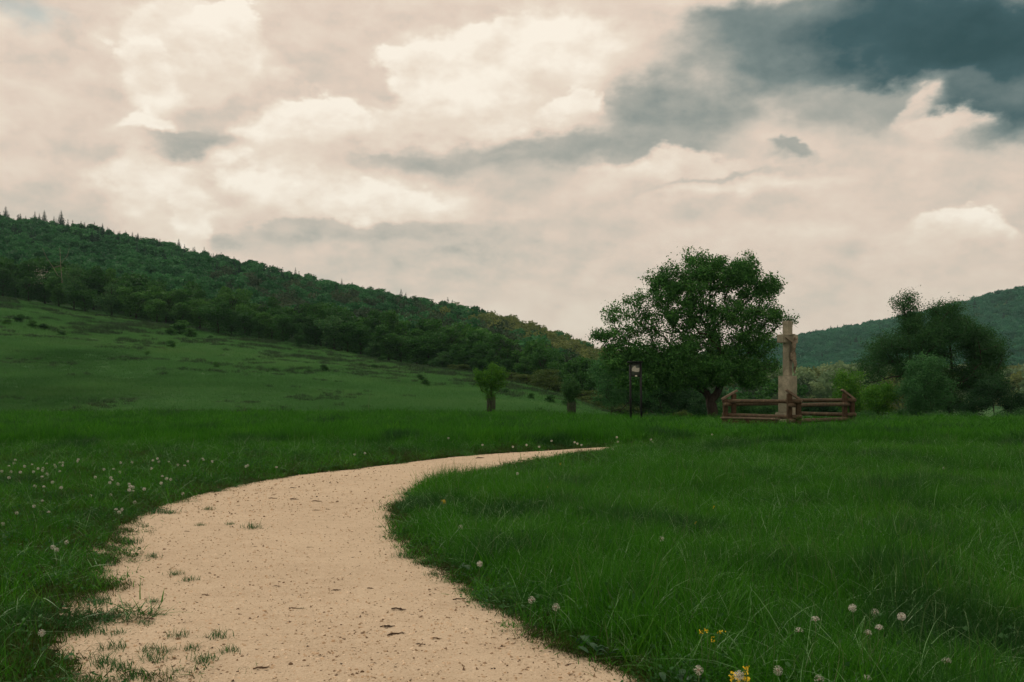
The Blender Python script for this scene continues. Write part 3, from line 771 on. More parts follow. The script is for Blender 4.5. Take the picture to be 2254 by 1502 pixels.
def pxtree(name, base, Y, trunks, lobes, r0, per, spread, size, lm, seed, label, cat, group=None, wm=None, step=.3, sag=0, k=6, aspect=.55, wlen=.22, rmin=.008, power=.5, nmul=1.0):
    """a tree whose trunk and crown masses stand at the distance Y; lobes: px, py, rx, ry, depth offset, depth radius, n, leafiness"""
    r = np.random.default_rng(seed); z0 = hz((base[0] - CX) * Y / F, Y)
    root = np.array([(base[0] - CX) * Y / F, Y, z0 - .05])
    def W(q): return at(q[0], q[1], Y + (q[2] if len(q) > 2 else 0)) - root
    T = []
    for i, tr in enumerate(trunks):
        ps = [W(q) for q in tr]
        if i == 0: ps[0] = np.array([0, 0, 0.0])
        T.append((None if i == 0 else 1, ps))
    A, wts = [], []
    for (px, py, rx, ry, dy, dr, n, lw) in lobes:
        c = at(px, py, Y + dy) - root; s = (Y + dy) / F
        n = int(n * nmul); A.append(lobe_points(r, c, (rx * s, dr, ry * s), n)); wts.append(np.full(n, lw))
    A = np.concatenate(A); wts = np.concatenate(wts)
    A[:, 2] = np.maximum(A[:, 2], .15)
    ordr = None
    N, Pn, tips, nt = grow(T, A, step, wlen, seed, sag)
    # tips come back in growth order: match their weights by position
    tw = np.array([wts[int(np.argmin(np.linalg.norm(A - N[t], axis=1)))] for t in tips])
    e = empty(name, root); tag(e, label, cat, group)
    add('trunk', wood_mesh(name + '_wood', N, Pn, tips, r0, wm or M['bark'], k, rmin, power), None, e)
    add('crown', leafy(N, tips, Pn, per, spread, size, seed + 5, lm, name + '_leaves', wts=tw, aspect=aspect), None, e)
    return e

# the old fruit tree beside the cross
pxtree('fruit_tree', (1570, 930), 43.5,
    [[(1570, 930), (1569, 905), (1564, 880), (1552, 862)],
     [(1564, 880), (1578, 868), (1585, 850), (1592, 825, .3), (1588, 780, .4), (1572, 720, .2), (1562, 660), (1566, 620)],
     [(1552, 862), (1535, 852, -.4), (1512, 845, -.7), (1490, 825, -.9), (1470, 800, -1)],
     [(1588, 780, .4), (1560, 745, .2), (1525, 738, -.3), (1490, 745, -.6), (1450, 752, -.8), (1410, 745, -.9), (1380, 750, -1)],
     [(1572, 720, .2), (1600, 700, .6), (1640, 670, .8), (1670, 640, .7)],
     [(1525, 738, -.3), (1500, 700, .2), (1470, 670, .4), (1440, 650, .6)],
     [(1592, 825, .3), (1630, 790, .3), (1665, 765, 0), (1690, 735, -.2), (1735, 705, -.3), (1757, 722, -.3)]],
    [(1592, 605, 78, 56, 0, 1.6, 62, 1.1), (1512, 562, 14, 24, 0, .4, 5, .35), (1655, 630, 50, 48, .3, 1.3, 30, .9), (1700, 625, 22, 30, .3, .6, 8, .6),
     (1540, 590, 45, 40, -.2, 1.2, 30, .8), (1640, 590, 40, 36, .2, 1.1, 22, .8), (1500, 650, 72, 50, -.2, 1.6, 50, .8), (1450, 640, 50, 42, 0, 1.2, 26, .55), (1400, 665, 45, 35, -.4, 1, 20, .40), (1380, 715, 52, 38, -.4, 1.2, 26, .42),
     (1478, 612, 52, 42, 0, 1.2, 26, .8), (1500, 700, 46, 34, -.4, 1.2, 24, .8), (1400, 835, 60, 26, -.9, 1.2, 26, 1.0), (1420, 770, 60, 26, -.7, 1.3, 26, .7), (1360, 775, 46, 20, -.8, 1.0, 16, .7), (1495, 780, 50, 24, -.6, 1.4, 22, .9), (1322, 738, 34, 16, -.4, .7, 14, .45), (1345, 690, 30, 26, -.3, .7, 12, .4), (1450, 710, 60, 50, -.3, 1.5, 36, .55), (1590, 690, 95, 50, 0, 2.0, 60, .9), (1680, 690, 42, 38, 0, 1.3, 26, .75),
     (1540, 750, 80, 40, .2, 1.8, 36, .7), (1665, 750, 52, 44, .1, 1.5, 42, .75), (1745, 700, 16, 10, -.3, .4, 8, .15), (1710, 700, 18, 16, -.2, .6, 8, .5),
     (1450, 775, 50, 22, -.4, 1.2, 14, .22), (1690, 800, 28, 40, 0, 1.0, 22, .30), (1640, 808, 42, 30, 0, 1.3, 30, .9),
     (1560, 835, 62, 22, -.5, 1.5, 30, 1.1), (1415, 835, 60, 26, -.9, 1.3, 34, 1.0), (1490, 845, 40, 16, -.8, 1.1, 20, 1.0), (1655, 835, 42, 24, -.2, 1.3, 28, .9), (1690, 640, 26, 40, .2, .8, 14, .7), (1600, 760, 60, 40, 0, 1.8, 30, .9), (1500, 760, 50, 30, -.5, 1.4, 20, .6), (1360, 745, 50, 28, -.6, 1.1, 20, .45), (1555, 805, 88, 32, -.6, 1.7, 60, 1.15), (1475, 815, 50, 26, -.8, 1.3, 34, 1.1), (1410, 800, 52, 24, -.9, 1.2, 26, .9), (1345, 800, 34, 20, -.9, 1.0, 16, .7)],
    .24, 78, .135, .098, M['fruit_leaf'], 21, 'spreading old fruit tree with dark forked trunk beside the stone cross', 'tree', step=.24, wlen=.2, power=.56, nmul=1.9)

# willow mass on the right
pxtree('willow', (2045, 930), 62,
    [[(2045, 930), (2050, 900), (2040, 870), (2020, 840)], [(2050, 900), (2080, 880), (2100, 850), (2095, 800), (2090, 740)],
     [(2020, 840), (2005, 790), (2000, 730), (1990, 680)], [(2100, 850), (2140, 820), (2150, 770), (2160, 730)], [(2080, 880), (2120, 900, 1), (2170, 890, 1), (2210, 880, 1)]],
    [(2030, 745, 85, 48, 0, 3, 90, 1.2), (2100, 725, 80, 42, 0, 3, 80, 1.2), (2160, 760, 45, 50, 0, 2.5, 60, 1.1), (1992, 668, 28, 28, 0, 1.1, 34, .40), (2005, 705, 40, 22, 0, 1.4, 26, .8),
     (2080, 682, 38, 22, 0, 1.3, 34, .6), (2115, 672, 16, 10, 0, .5, 5, .3), (1940, 765, 38, 38, 0, 1.8, 34, .85), (1915, 810, 28, 50, 0, 1.5, 26, .8),
     (1995, 810, 60, 45, 0, 2.5, 50, 1.0), (2070, 800, 50, 50, .5, 2.5, 40, .9), (2150, 830, 60, 50, 0, 2.5, 70, 1.1), (2185, 800, 28, 50, 0, 1.6, 30, .9), (2060, 870, 70, 35, .8, 2.2, 40, .9)],
    .30, 170, .27, .13, M['willow_leaf'], 33, 'large dark rounded willow with thin upright sprigs at its top on the right', 'tree', step=.45, aspect=.35)

# bushes: name, base px, Y, lobes, leaves, label
def bush(bx, by, Y, lobes, lm, seed, label, cat='bush', per=110, size=.09, spread=.16, name='bush', group=None, r0=.05):
    tr = []
    xs = sorted(set([l[0] for l in lobes])); tops = {l[0]: l[1] for l in lobes}
    tr.append([(bx, by), (bx, by - 12), (xs[len(xs) // 2], tops[xs[len(xs) // 2]] + 10)])
    for x_ in xs:
        if x_ != xs[len(xs) // 2]: tr.append([(bx, by), ((bx + x_) / 2, (by + tops[x_]) / 2), (x_, tops[x_] + 8)])
    return pxtree(name, (bx, by), Y, tr, lobes, r0, per, spread, size, lm, seed, label, cat, group, step=.3, k=5)
bush(1873, 925, 56, [(1868, 840, 36, 34, 0, 1.2, 44, 1.0), (1885, 885, 34, 34, 0, 1.1, 34, 1), (1850, 880, 22, 26, .2, .8, 18, .8)], M['bright_leaf'], 41, 'mid green bush rising just behind the right corner of the log fence')
bush(1938, 928, 54, [(1925, 872, 30, 34, 0, 1, 40, 1.0), (1955, 872, 28, 40, 0, 1, 36, .9), (1930, 905, 30, 18, 0, .8, 20, .8)], M['bright_leaf'], 42, 'bright yellow-green bush in front of the dark willow, right of the log fence')
bush(2040, 930, 53, [(2042, 815, 46, 38, 0, 1.3, 60, 1.0), (2010, 860, 46, 40, 0, 1.3, 56, .9), (2065, 865, 42, 40, .2, 1.3, 54, .9), (2030, 900, 52, 24, .1, 1.1, 40, .7)], M['sage_leaf'], 43, 'rounded grey-green bush standing in front of the dark willow trunk', per=125)
bush(2190, 935, 57, [(2185, 860, 52, 40, 0, 1.6, 60, 1.0), (2235, 890, 40, 34, 0, 1.4, 40, 1), (2140, 895, 40, 28, 0, 1.3, 34, .9)], M['dark_leaf'], 44, 'dark sprawling bush under the right side of the willow')
bush(2095, 930, 64, [(2090, 895, 44, 26, 0, 1.4, 40, 1.0)], M['dark_leaf'], 52, 'dark undergrowth filling the gap beneath the willow, behind its trunk')
bush(2290, 935, 60, [(2290, 885, 60, 40, 0, 1.8, 60, 1.0)], M['dark_leaf'], 45, 'dark bush at the right margin beyond the meadow')
bush(1345, 925, 60, [(1335, 815, 48, 28, 0, 1.5, 50, 1.0), (1385, 800, 46, 28, 0, 1.5, 46, 1.0), (1350, 860, 60, 44, 0, 1.8, 60, .9), (1420, 850, 44, 48, .3, 1.6, 50, .9)], M['sage_leaf'], 46, 'leafy green bush behind the information board, left of the fruit tree', size=.10)
bush(1460, 925, 62, [(1445, 850, 54, 50, 0, 1.8, 60, 1.0), (1500, 870, 44, 44, 0, 1.6, 50, .9), (1400, 880, 46, 40, .4, 1.6, 40, .9)], M['dark_leaf'], 47, 'dark thicket filling the gap between information board and fruit tree trunk', size=.11)
bush(1502, 928, 50, [(1500, 918, 27, 15, 0, .6, 60, 1.0)], M['bramble'], 48, 'low dome-shaped olive bush on the grass left of the fruit tree trunk', per=150, size=.05, spread=.07, r0=.02)
bush(1640, 925, 66, [(1620, 896, 50, 26, 0, 1.8, 50, 1.0), (1670, 900, 50, 26, 0, 1.8, 50, 1.0)], M['bush_leaf'], 49, 'green bush directly behind the left half of the log fence', size=.12)
bush(1790, 925, 70, [(1735, 900, 40, 26, 0, 1.8, 40, 1.0), (1790, 898, 46, 28, 0, 2, 50, 1.0), (1835, 902, 40, 26, 0, 1.8, 40, .9)], M['dark_leaf'], 50, 'dark green bush behind the stone pedestal and right half of the fence', size=.13)
bush(1560, 925, 72, [(1540, 890, 50, 36, 0, 2, 50, 1.0), (1590, 888, 46, 40, 0, 2, 44, 1.0)], M['dark_leaf'], 51, 'dark bush seen behind the trunk of the fruit tree', size=.13)
# low growth along the meadow's far edge on the right
for k, (px, py, rx, ry, lab) in enumerate([(1905, 918, 30, 12, 'low shrub between the right fence corner and the bright bush'), (2060, 920, 40, 11, 'low shrub right at the foot of the willow'), (2260, 915, 40, 14, 'low shrub cut by the right edge of the picture'), (1660, 922, 40, 8, 'low dark growth seen under the left rails of the fence'), (1440, 922, 44, 9, 'low growth between information board and the dome-shaped bush'), (1985, 915, 26, 14, 'low grey-green shrub at the foot of the rounded bush'), (2130, 918, 34, 13, 'low grey-green shrub in front of the sprawling dark bush'),
                                          (2215, 918, 38, 13, 'low grey-green shrub at the right edge of the meadow')]):
    bush(px, 932, 49 + k * .7, [(px, py, rx, ry, 0, .6, 40, 1.0)], M['weed'], 60 + k, lab, per=90, size=.06, spread=.10, r0=.02, name='shrub')

# two young trees in guards on the meadow's edge
def guarded(px, Y, top, crx, gw, gtop, label, glabel, seed):
    base = hz((px - CX) * Y / F, Y); s = Y / F
    pyb = HY - (base - CZ) * F / Y
    gh = (pyb - gtop)
    pxtree('young_tree', (px, pyb), Y, [[(px, pyb), (px, gtop), (px, (gtop + top) / 2)], [(px, gtop), (px - crx * .5, gtop - 12), (px - crx * .7, (gtop + top) / 2)], [(px, gtop), (px + crx * .5, gtop - 12), (px + crx * .6, (gtop + top) / 2)]],
           [(px - crx * .45, (top + gtop) / 2 - 4, crx * .5, (gtop - top) * .46, 0, .6, 36, .9), (px + crx * .35, (top + gtop) / 2 - 6, crx * .6, (gtop - top) * .46, 0, .6, 40, .9), (px, (top + gtop) / 2, crx * .5, (gtop - top) * .5, 0, .6, 34, .9),
            (px - crx * .7, top + 16, crx * .22, 10, 0, .3, 6, .4), (px + crx * .1, top + 2, crx * .3, 8, 0, .3, 8, .4), (px + crx * .75, top + 22, crx * .2, 12, 0, .3, 6, .4), (px, gtop + 4, gw * .8, 16, 0, .3, 12, .8)],
           .05, 75, .085, .062, M['bright_leaf'] if seed < 75 else M['bush_leaf'], seed, label, 'tree', 'young trees in guards at the edge of the meadow', step=.2, k=5, nmul=1.4, rmin=.010)
    e = empty('tree_guard', ((px - CX) * s, Y, base)); tag(e, glabel, 'tree guard', 'guards around the young trees')
    H_ = gh * s; rad = gw * s / 2; rg_ = random.Random(seed)
    for k in range(4):
        an = math.pi / 4 + k * math.pi / 2; G = Geo()
        x_, y_ = rad * math.cos(an), rad * math.sin(an)
        G.tube([(x_, y_, -.1), (x_ + rg_.uniform(-.02, .02), y_, H_ * rg_.uniform(.95, 1.08))], .024, 6)
        me = G.mesh('stake', True); add('stake', me, M['paling'], e)
    G = Geo()
    nn = 30
    for k in range(nn):
        an = 2 * math.pi * k / nn; x_, y_ = rad * .96 * math.cos(an), rad * .96 * math.sin(an)
        G.tube([(x_, y_, 0), (x_, y_, H_ * (.86 + .14 * rg_.random()))], .014, 4)
    for j in range(9):
        zz = H_ * (.06 + .105 * j); G.tube([(rad * .965 * math.cos(2 * math.pi * k / 24), rad * .965 * math.sin(2 * math.pi * k / 24), zz) for k in range(25)], .007, 4)
    add('mesh_wrap', G.mesh('wrap'), M['paling'], e)
guarded(1081, 50, 803, 42, 19, 872, 'bushy young tree in a tall guard left of the information board, the nearer of two', 'tall grey wire and stake guard around the nearer young tree', 71)
guarded(1258, 60, 838, 22, 20, 884, 'small faint young tree in a guard, between the bigger young tree and the information board', 'grey wire and stake guard around the fainter, farther young tree', 77)

# ------------------------------------------------------------------ prototypes for the woods
def broad(seed, n, size, lm, W_=1.0, H_=1.0, lobes=9, tall=.5, wood=True):
    """unit broadleaf: about 1 high; returns (crown mesh, trunk mesh)"""
    r = np.random.default_rng(seed); Ps = []
    for k in range(lobes):
        an = r.random() * 6.283; q_ = r.random() ** .6 * .24 * W_; z_ = .40 + .42 * r.random() * H_
        q_ *= 1.25 - .7 * abs(z_ - .55) / .4
        c = np.array([q_ * math.cos(an), q_ * math.sin(an), z_]); rad = np.array([.17, .17, .13]) * r.uniform(.75, 1.25) * np.array([W_, W_, 1])
        m_ = n // lobes; p = lobe_points(r, c, rad, m_, .75); p += r.normal(0, .012, p.shape); Ps.append(p)
    p = lobe_points(r, (0, 0, .3), (.24 * W_, .24 * W_, .26), n // 4, .7); Ps.append(p)
    Ps = np.concatenate(Ps); Ps = Ps[Ps[:, 2] > .02]
    V, f, rn = leafcards(Ps, size, seed + 1, 0, .7)
    cm = mesh_np('broad_crown_%d' % seed, V, [f], rn); cm.materials.append(lm)
    G = Geo(); G.tube([(0, 0, -.06), (.01, 0, .15), (0, .01, .4), (.01, 0, .7)], [.028, .02, .014, .006], 6)
    for k in range(5):
        an = r.random() * 6.283; G.tube([(0, 0, .2 + .08 * k), (.1 * math.cos(an), .1 * math.sin(an), .38 + .07 * k), (.2 * math.cos(an), .2 * math.sin(an), .52 + .07 * k)], [.010, .007, .003], 4)
    tm = G.mesh('broad_trunk_%d' % seed, True); tm.materials.append(M['bark'])
    return cm, tm
def spruce(seed, n, size):
    r = np.random.default_rng(seed); Ps, Ds = [], []
    tiers = 18
    for k in range(tiers):
        z_ = .06 + .94 * k / tiers; R_ = .26 * (1 - z_) ** .95 + .004; m_ = int(n * (R_ + .02) / 1.9)
        nb = 7
        for b_ in range(nb):
            an = b_ * 6.283 / nb + r.random() * .6 + k; L_ = R_ * r.uniform(.65, 1.15)
            t = r.random(max(3, m_ // nb)) ** .7
            Ps.append(np.stack([np.cos(an) * L_ * t, np.sin(an) * L_ * t, z_ - .22 * L_ * t + r.normal(0, .006, len(t))], 1) + r.normal(0, .008, (len(t), 3)))
    Ps = np.concatenate(Ps); V, f, rn = leafcards(Ps, size * (.25 + 1.1 * (1 - Ps[:, 2])), seed + 1, 0, .5)
    cm = mesh_np('spruce_crown_%d' % seed, V, [f], rn); cm.materials.append(M['spruce'])
    G = Geo(); G.tube([(0, 0, -.04), (0, 0, .5), (0, 0, 1.0)], [.018, .010, .002], 5); tm = G.mesh('spruce_trunk_%d' % seed, True); tm.materials.append(M['bark'])
    return cm, tm
PB = [broad(300 + k, 3400, .040, M['edge_leaf'], W_=[1.0, 1.25, .8, 1.1][k]) for k in range(4)]      # wood's edge
PS = [spruce(320 + k, 2600, .045) for k in range(3)]
PY = [broad(330 + k, 2600, .040, M['bramble'], W_=1.5) for k in range(2)]
def thing_from(proto, name, label, cat, group, x, y, h, w=1.0, rz=0.0, z=None, lean=0.0):
    e = empty(name, (x, y, (hz(x, y) if z is None else z) - .1), rz); e.scale = (h * w, h * w, h); e.rotation_euler = (lean, 0, rz)
    tag(e, label, cat, group)
    add('crown', proto[0], None, e); add('trunk', proto[1], None, e)
    return e
r = np.random.default_rng(77)

# the wood's edge above the hill meadow, left to right: trees one can tell apart
special = [  # px of the stem, height of the top in the photo, width, prototype, label
    (62, 600, 1.05, 1, 'dark broadleaf tree with a few white blossoms near the left end of the wood edge'),
    (163, 568, .72, 0, 'tall lighter green tree at the wood edge, standing above its neighbours on the far left'),
    (345, 648, 1.35, 3, 'wide rounded dark green bush-like tree at the wood edge, left'),
    (245, 615, 1.1, 2, 'mid green tree between the tall light tree and the rounded one at the wood edge'),
    (480, 655, 1.2, 1, 'broad dark tree at the wood edge where the meadow dips'),
    (658, 722, .9, 2, 'small dark upright tree just in front of the wood edge'),
    (735, 685, 1.35, 3, 'big rounded light green tree with billowy crown at the middle of the wood edge'),
    (822, 745, 1.3, 0, 'dark low rounded tree at the wood edge right of the big light crown'),
    (975, 768, 1.5, 1, 'wide soft green tree at the wood edge above the small guarded tree'),
    (1275, 768, 1.1, 3, 'dark tree where the wood slope ends left of the fruit tree')]
usedx = [s_[0] for s_ in special]
PL1 = broad(350, 3600, .038, M['bush_leaf'], W_=1.1, lobes=12)
for px, top, w_, k, lab in special:
    Y = float(edgeD(px)) + (2 if px != 658 else -6); g_ = ground_at(px, Y); h = (CZ + (HY - top) * Y / F) - g_[2]
    thing_from(PL1 if 'light' in lab or 'soft green' in lab else PB[k], 'broadleaf_tree', lab, 'tree', None, g_[0], g_[1], h, w_ if h > 5 else w_ * 1.2, r.random() * 6.28)
x_ = -150.0; row = 0
while x_ < 1480:
    Y = float(edgeD(x_)) + 2 + 4 * r.random()
    if min(abs(x_ - u) for u in usedx) > 22:
        g_ = ground_at(x_, Y); h = r.uniform(4.2, 6.8) * (1.0 if x_ < 1000 else .72)
        thing_from(PB[int(r.integers(4))], 'broadleaf_tree', 'dark green broadleaf tree along the lower edge of the hillside wood', 'tree', 'broadleaf trees along the lower wood edge', g_[0], g_[1], h, r.uniform(1.0, 1.5), r.random() * 6.28)
    x_ += r.uniform(26, 40)
x_ = -150.0
while x_ < 1500:
    Y = float(edgeD(x_)) + 9 + 4 * r.random(); g_ = ground_at(x_, Y); h = r.uniform(6.5, 9.5) * (1.0 if x_ < 1000 else .8)
    thing_from(PB[int(r.integers(4))], 'broadleaf_tree', 'taller dark green broadleaf tree in the second row of the hillside wood', 'tree', 'second row of broadleaf trees in the wood', g_[0], g_[1], h, r.uniform(.8, 1.2), r.random() * 6.28)
    x_ += r.uniform(30, 46)
# the dead pale tree sticking out of the wood on the left
G = Geo()
base = ground_at(128, float(edgeD(128)) + 8); S_ = base[1] / F
def L2(pts_): return [((px - 128) * S_, dyy, (CZ + (HY - py) * S_) - base[2]) for px, py, dyy in pts_]
for pts_, r0_ in (([(128, 680, 0), (136, 620, 0), (133, 585, 0), (131, 545, 0)], .08), ([(133, 585, 0), (120, 590, -.6), (107, 570, -.8), (98, 548, -1)], .05), ([(133, 580, 0), (146, 562, .4), (150, 545, .4)], .04), ([(120, 590, -.6), (128, 607, -.2), (136, 612, 0)], .05)):
    p_ = L2(pts_); G.tube(p_, np.linspace(r0_, r0_ * .3, len(p_)), 5)
tag(add('dead_tree', G.mesh('dead_tree', True), M['deadwood'], None, base), 'pale leafless dead tree poking out of the dark wood on the far left', 'tree')
# white blossom on the first special tree
P_ = np.array([at(90 + r.normal(0, 9), 603 + r.normal(0, 8), 188 + r.normal(0, .6)) for _ in range(130)]); c_ = P_.mean(0)
V, f, rn = leafcards(P_ - c_, .16, 5)
bl = add('blossom', mesh_np('blossom', V, [f]), M['blossom'], None, c_)
for ob in list(SC.objects):
    if ob.get('label', '').startswith('dark broadleaf tree with a few white'):
        ob_ = ob
bpy.context.view_layer.update()
bl.parent = ob_; bl.matrix_parent_inverse = ob_.matrix_world.inverted()

# conifers on the skyline of the left hill: px, py of the tip, width factor
sp = [(-6, 452, 1.5), (12, 453, 1.4), (44, 468, 1.3), (76, 464, 1.0), (97, 461, 1.15), (118, 474, .8), (134, 461, 1.25), (86, 468, 1), (172, 490, .9), (186, 488, .9), (203, 492, .9), (211, 494, .9), (225, 490, 1.1), (236, 498, 1), (250, 504, .9),
      (276, 506, 1), (291, 509, 1), (303, 511, 1.15), (315, 519, .8), (347, 528, .8), (393, 524, 1.2), (449, 542, .8), (628, 600, .8), (720, 626, .8), (738, 622, .9), (752, 612, .95), (775, 619, .9), (789, 628, .8), (798, 627, .9),
      (812, 634, .8), (827, 638, .9), (852, 646, 1.1), (884, 652, 1.2), (898, 656, 1), (910, 656, 1.1), (932, 655, .8), (945, 659, .9), (994, 663, .8), (1015, 680, .8), (1045, 682, .8), (1215, 736, .7), (1238, 738, .8), (1262, 738, .8), (1285, 748, .8)]
for k, (px, py, w_) in enumerate(sp):
    Y = float(ridgeD(px)) - 4; g_ = ground_at(px, Y); top = CZ + (HY - py) * Y / F; h = max(top - g_[2], 5.0)
    lab, grp = 'dark spruce rising above the skyline of the left hill', 'spruces on the skyline of the left hill'
    if px == 134: lab, grp = 'tallest spruce on the skyline at far left, last of the group of dark spruces', None
    if px == 393: lab, grp = 'single broad spruce standing out of the skyline between two humps of broadleaf crowns', None
    if px == 752: lab, grp = 'narrow spruce standing clear on the skyline in the middle of the ridge', None
    if px == 994: lab, grp = 'slender lone spruce farthest right standing clear of the left ridge', None
    thing_from(PS[k % 3], 'spruce', lab, 'spruce', grp, g_[0], g_[1], h, w_, r.random() * 6.28)
for k, (px, py, w_) in enumerate([(1790, 726, 1.6), (1812, 722, 1.2), (1829, 716, 1.4), (1844, 714, 1), (1858, 712, 1.5), (1871, 717, 1.1), (1888, 711, 1.2), (1910, 709, 1.2), (1763, 731, 1.2), (2133, 672, 1.2)]):
    Y = 1285.0; g_ = ground_at(px, Y); top = CZ + (HY - py) * Y / F; h = max(top - g_[2], 9.0)
    thing_from(PS[k % 3], 'spruce', 'tiny spruce on the skyline of the far blue hill', 'spruce', 'spruces on the skyline of the far hill', g_[0], g_[1], h, w_, r.random() * 6.28)

# brambles and low thickets between hill meadow and wood, right part
for k, (px, py, h, w_) in enumerate([(1010, 815, 1.6, 2.6), (1125, 838, 1.8, 2.2), (1160, 842, 2.2, 2.4), (1195, 850, 2.6, 2.2), (1228, 858, 2.2, 2.4), (1255, 870, 2.2, 2.2), (1290, 880, 2.4, 2.2), (1325, 890, 2.4, 2.2), (1365, 900, 2.2, 2.4), (1210, 842, 3.6, 1.3), (1400, 905, 2.2, 2.2)]):
    Y = float(edgeD(px)) - 3; g_ = ground_at(px, Y)
    lab = ['low olive bramble thicket between the hill meadow and the wood', 'olive shrub sticking up from the brambles left of the fainter young tree'][k == 9]
    thing_from(PY[k % 2], 'bramble_thicket', lab, 'bramble', 'olive bramble thickets below the wood' if k != 9 else None, g_[0], g_[1], h, w_, r.random() * 6.28)
# single bushes on the hill meadow
hs_ = [(15, 716, 1.0, 1.8), (40, 712, 1.5, 1.5), (70, 722, 1.2, 1.8), (100, 728, 1.2, 1.8), (135, 740, .8, 2.2), (395, 738, 2.8, 1.5), (420, 745, 1.8, 1.8), (375, 741, 1.6, 1.4), (376, 768, 1.2, 1.3), (322, 784, .8, 1.0), (462, 748, .8, 1.6), (540, 750, 1.2, 1.5),
       (712, 818, .9, 1.6), (795, 806, .7, 1.2), (822, 812, .7, 1.6), (839, 800, 1.6, .9), (475, 812, .8, 1.1), (682, 822, .6, 1.4), (925, 840, .9, 1.2), (940, 852, 1.0, 1.2), (1212, 890, .9, 1.6), (1245, 895, .9, 1.3), (600, 818, .5, 1.5), (1110, 868, .7, 1.4), (1170, 880, .7, 1.5), (700, 768, .5, 1.3), (60, 705, .7, 1.4)]
lb = {395: 'largest dark bush on the hill meadow, upper left, with bare twigs', 839: 'small upright juniper-like bush near the wood edge in the middle of the hill meadow', 376: 'small dark bush on the meadow below the largest bush',
      40: 'dark clump at the top of the bramble patch at far left of the hill meadow', 322: 'tiny dark bush alone on the open left meadow'}
PH = [broad(340 + k, 1500, .07, M['edge_leaf'], W_=1.3) for k in range(2)]
for k, (px, py, h, w_) in enumerate(hs_):
    # find the distance at which the hill meadow is seen at this height in the photo
    Ys = np.linspace(60, float(edgeD(px)), 300); Zs = Hgt((px - CX) * Ys / F, Ys); pys = HY - (Zs - CZ) * F / Ys
    Y = float(Ys[int(np.argmin(np.abs(pys - py)))]); g_ = ground_at(px, Y)
    lab = lb.get(px); thing_from(PH[k % 2], 'shrub', lab or 'small dark shrub dotted on the hill meadow', 'shrub', None if lab else 'small shrubs dotted over the hill meadow', g_[0], g_[1], h, w_, r.random() * 6.28)

# ------------------------------------------------------------------ woods that read as one mass
def lod(seed, n, size, lm, W_=1.0, kind='b'):
    cm = (broad(seed, n, size, lm, W_) if kind == 'b' else spruce(seed, n, size))[0]; return cm
WP = [lod(400 + k, 900, .075, M['wood_leaf'], [1.1, 1.3, .9][k]) for k in range(3)] + [lod(410 + k, 700, .06, M['budding'], [.9, 1.1][k]) for k in range(2)] \
   + [lod(420 + k, 700, .065, M['pale_wood'], .9) for k in range(2)] + [lod(430 + k, 700, .08, None, 1, 's') for k in range(2)] + [lod(440, 900, .07, M['edge_leaf'], 1.2)]
gx, gy = np.meshgrid(np.arange(-330, 130, 4.3), np.arange(100, 480, 4.6))
X = gx.ravel() + r.uniform(-2, 2, gx.size); Y = gy.ravel() + r.uniform(-2.1, 2.1, gx.size); x = colx(X, Y)
mk = (x > -420) & (x < 1760) & (Y > edgeD(x) + 12) & (Y < ridgeD(x) + 6); X, Y, x = X[mk], Y[mk], x[mk]; n = len(X)
t = (Y - edgeD(x)) / (ridgeD(x) - edgeD(x)); nz = vnoise(X, Y, .03, 21); n2 = vnoise(X, Y, .05, 22)
idn = r.integers(0, 3, n)
brown = (sst(380, 620, x) * (1 - sst(.42, .75, t + (nz - .5) * .5)) * (t > .04))
idn = np.where(r.random(n) < brown * .62 * (n2 > .22), r.integers(3, 5, n), idn)
pale = sst(940, 1180, x + (nz - .5) * 260) * sst(.15, .45, t + (n2 - .5) * .3) * (1 - .5 * sst(1000, 1120, 2120 - x))  # sunlit patch at the right end of the slope, painted with pale crowns
idn = np.where(r.random(n) < np.clip(pale, 0, .85), r.integers(5, 7, n), idn)
idn = np.where((r.random(n) < .16 * sst(.4, .9, t) * (x < 1150)) | ((n2 > .66) & (t > .45) & (x < 650) & (r.random(n) < .5)), r.integers(7, 9, n), idn)
idn = np.where((t < .10) & (idn < 3), 9, idn)
hgt = r.uniform(5.8, 9.3, n) * np.where(idn >= 7, 1.08, 1) * (1 - .30 * sst(1050, 1350, x)) * (.75 + .25 * (1 - sst(.85, 1.0, t)))
wsc = hgt * r.uniform(.8, 1.2, n) * np.where((idn == 7) | (idn == 8), .9, 1.05)
scatter('forest', 'mixed spring forest covering the slope of the left hill', 'forest', WP, np.stack([X, Y, Hgt(X, Y) - .3], 1), np.stack([0 * X, 0 * X, r.random(n) * 6.283], 1), np.stack([wsc, wsc, hgt], 1), idn)
print('forest', n)
# belt of trees on the valley floor, right, leaf colour lightened as if sunlit
BPx = [lod(450 + k, 900, .07, M['valley_leaf'], [1, 1.2][k]) for k in range(2)] + [lod(455 + k, 800, .065, M['pale_wood'], 1) for k in range(2)] + [lod(460, 800, .07, M['valley_leaf'], 1.1), lod(461, 800, .06, M['budding'], .9)]
n = 900; X = r.uniform(20, 260, n); Y = r.uniform(165, 420, n); x = colx(X, Y); mk = (x > 1480) & (x < 2600); X, Y, x = X[mk], Y[mk], x[mk]; n = len(X)
idn = r.choice(6, n, p=[.24, .20, .16, .10, .18, .12]); h = r.uniform(6.5, 11, n) * (1 + .45 * sst(220, 400, Y))
scatter('valley_wood', 'belt of light green and straw coloured trees on the valley floor behind the cross', 'forest', BPx, np.stack([X, Y, Hgt(X, Y) - .3], 1), np.stack([0 * X, 0 * X, r.random(n) * 6.283], 1), np.stack([h * 1.1, h * 1.1, h], 1), idn)
FP = [lod(470 + k, 420, .10, M['far_leaf'], [1.2, 1.4, 1.0][k]) for k in range(3)] + [lod(480, 300, .12, None, 1, 's')]
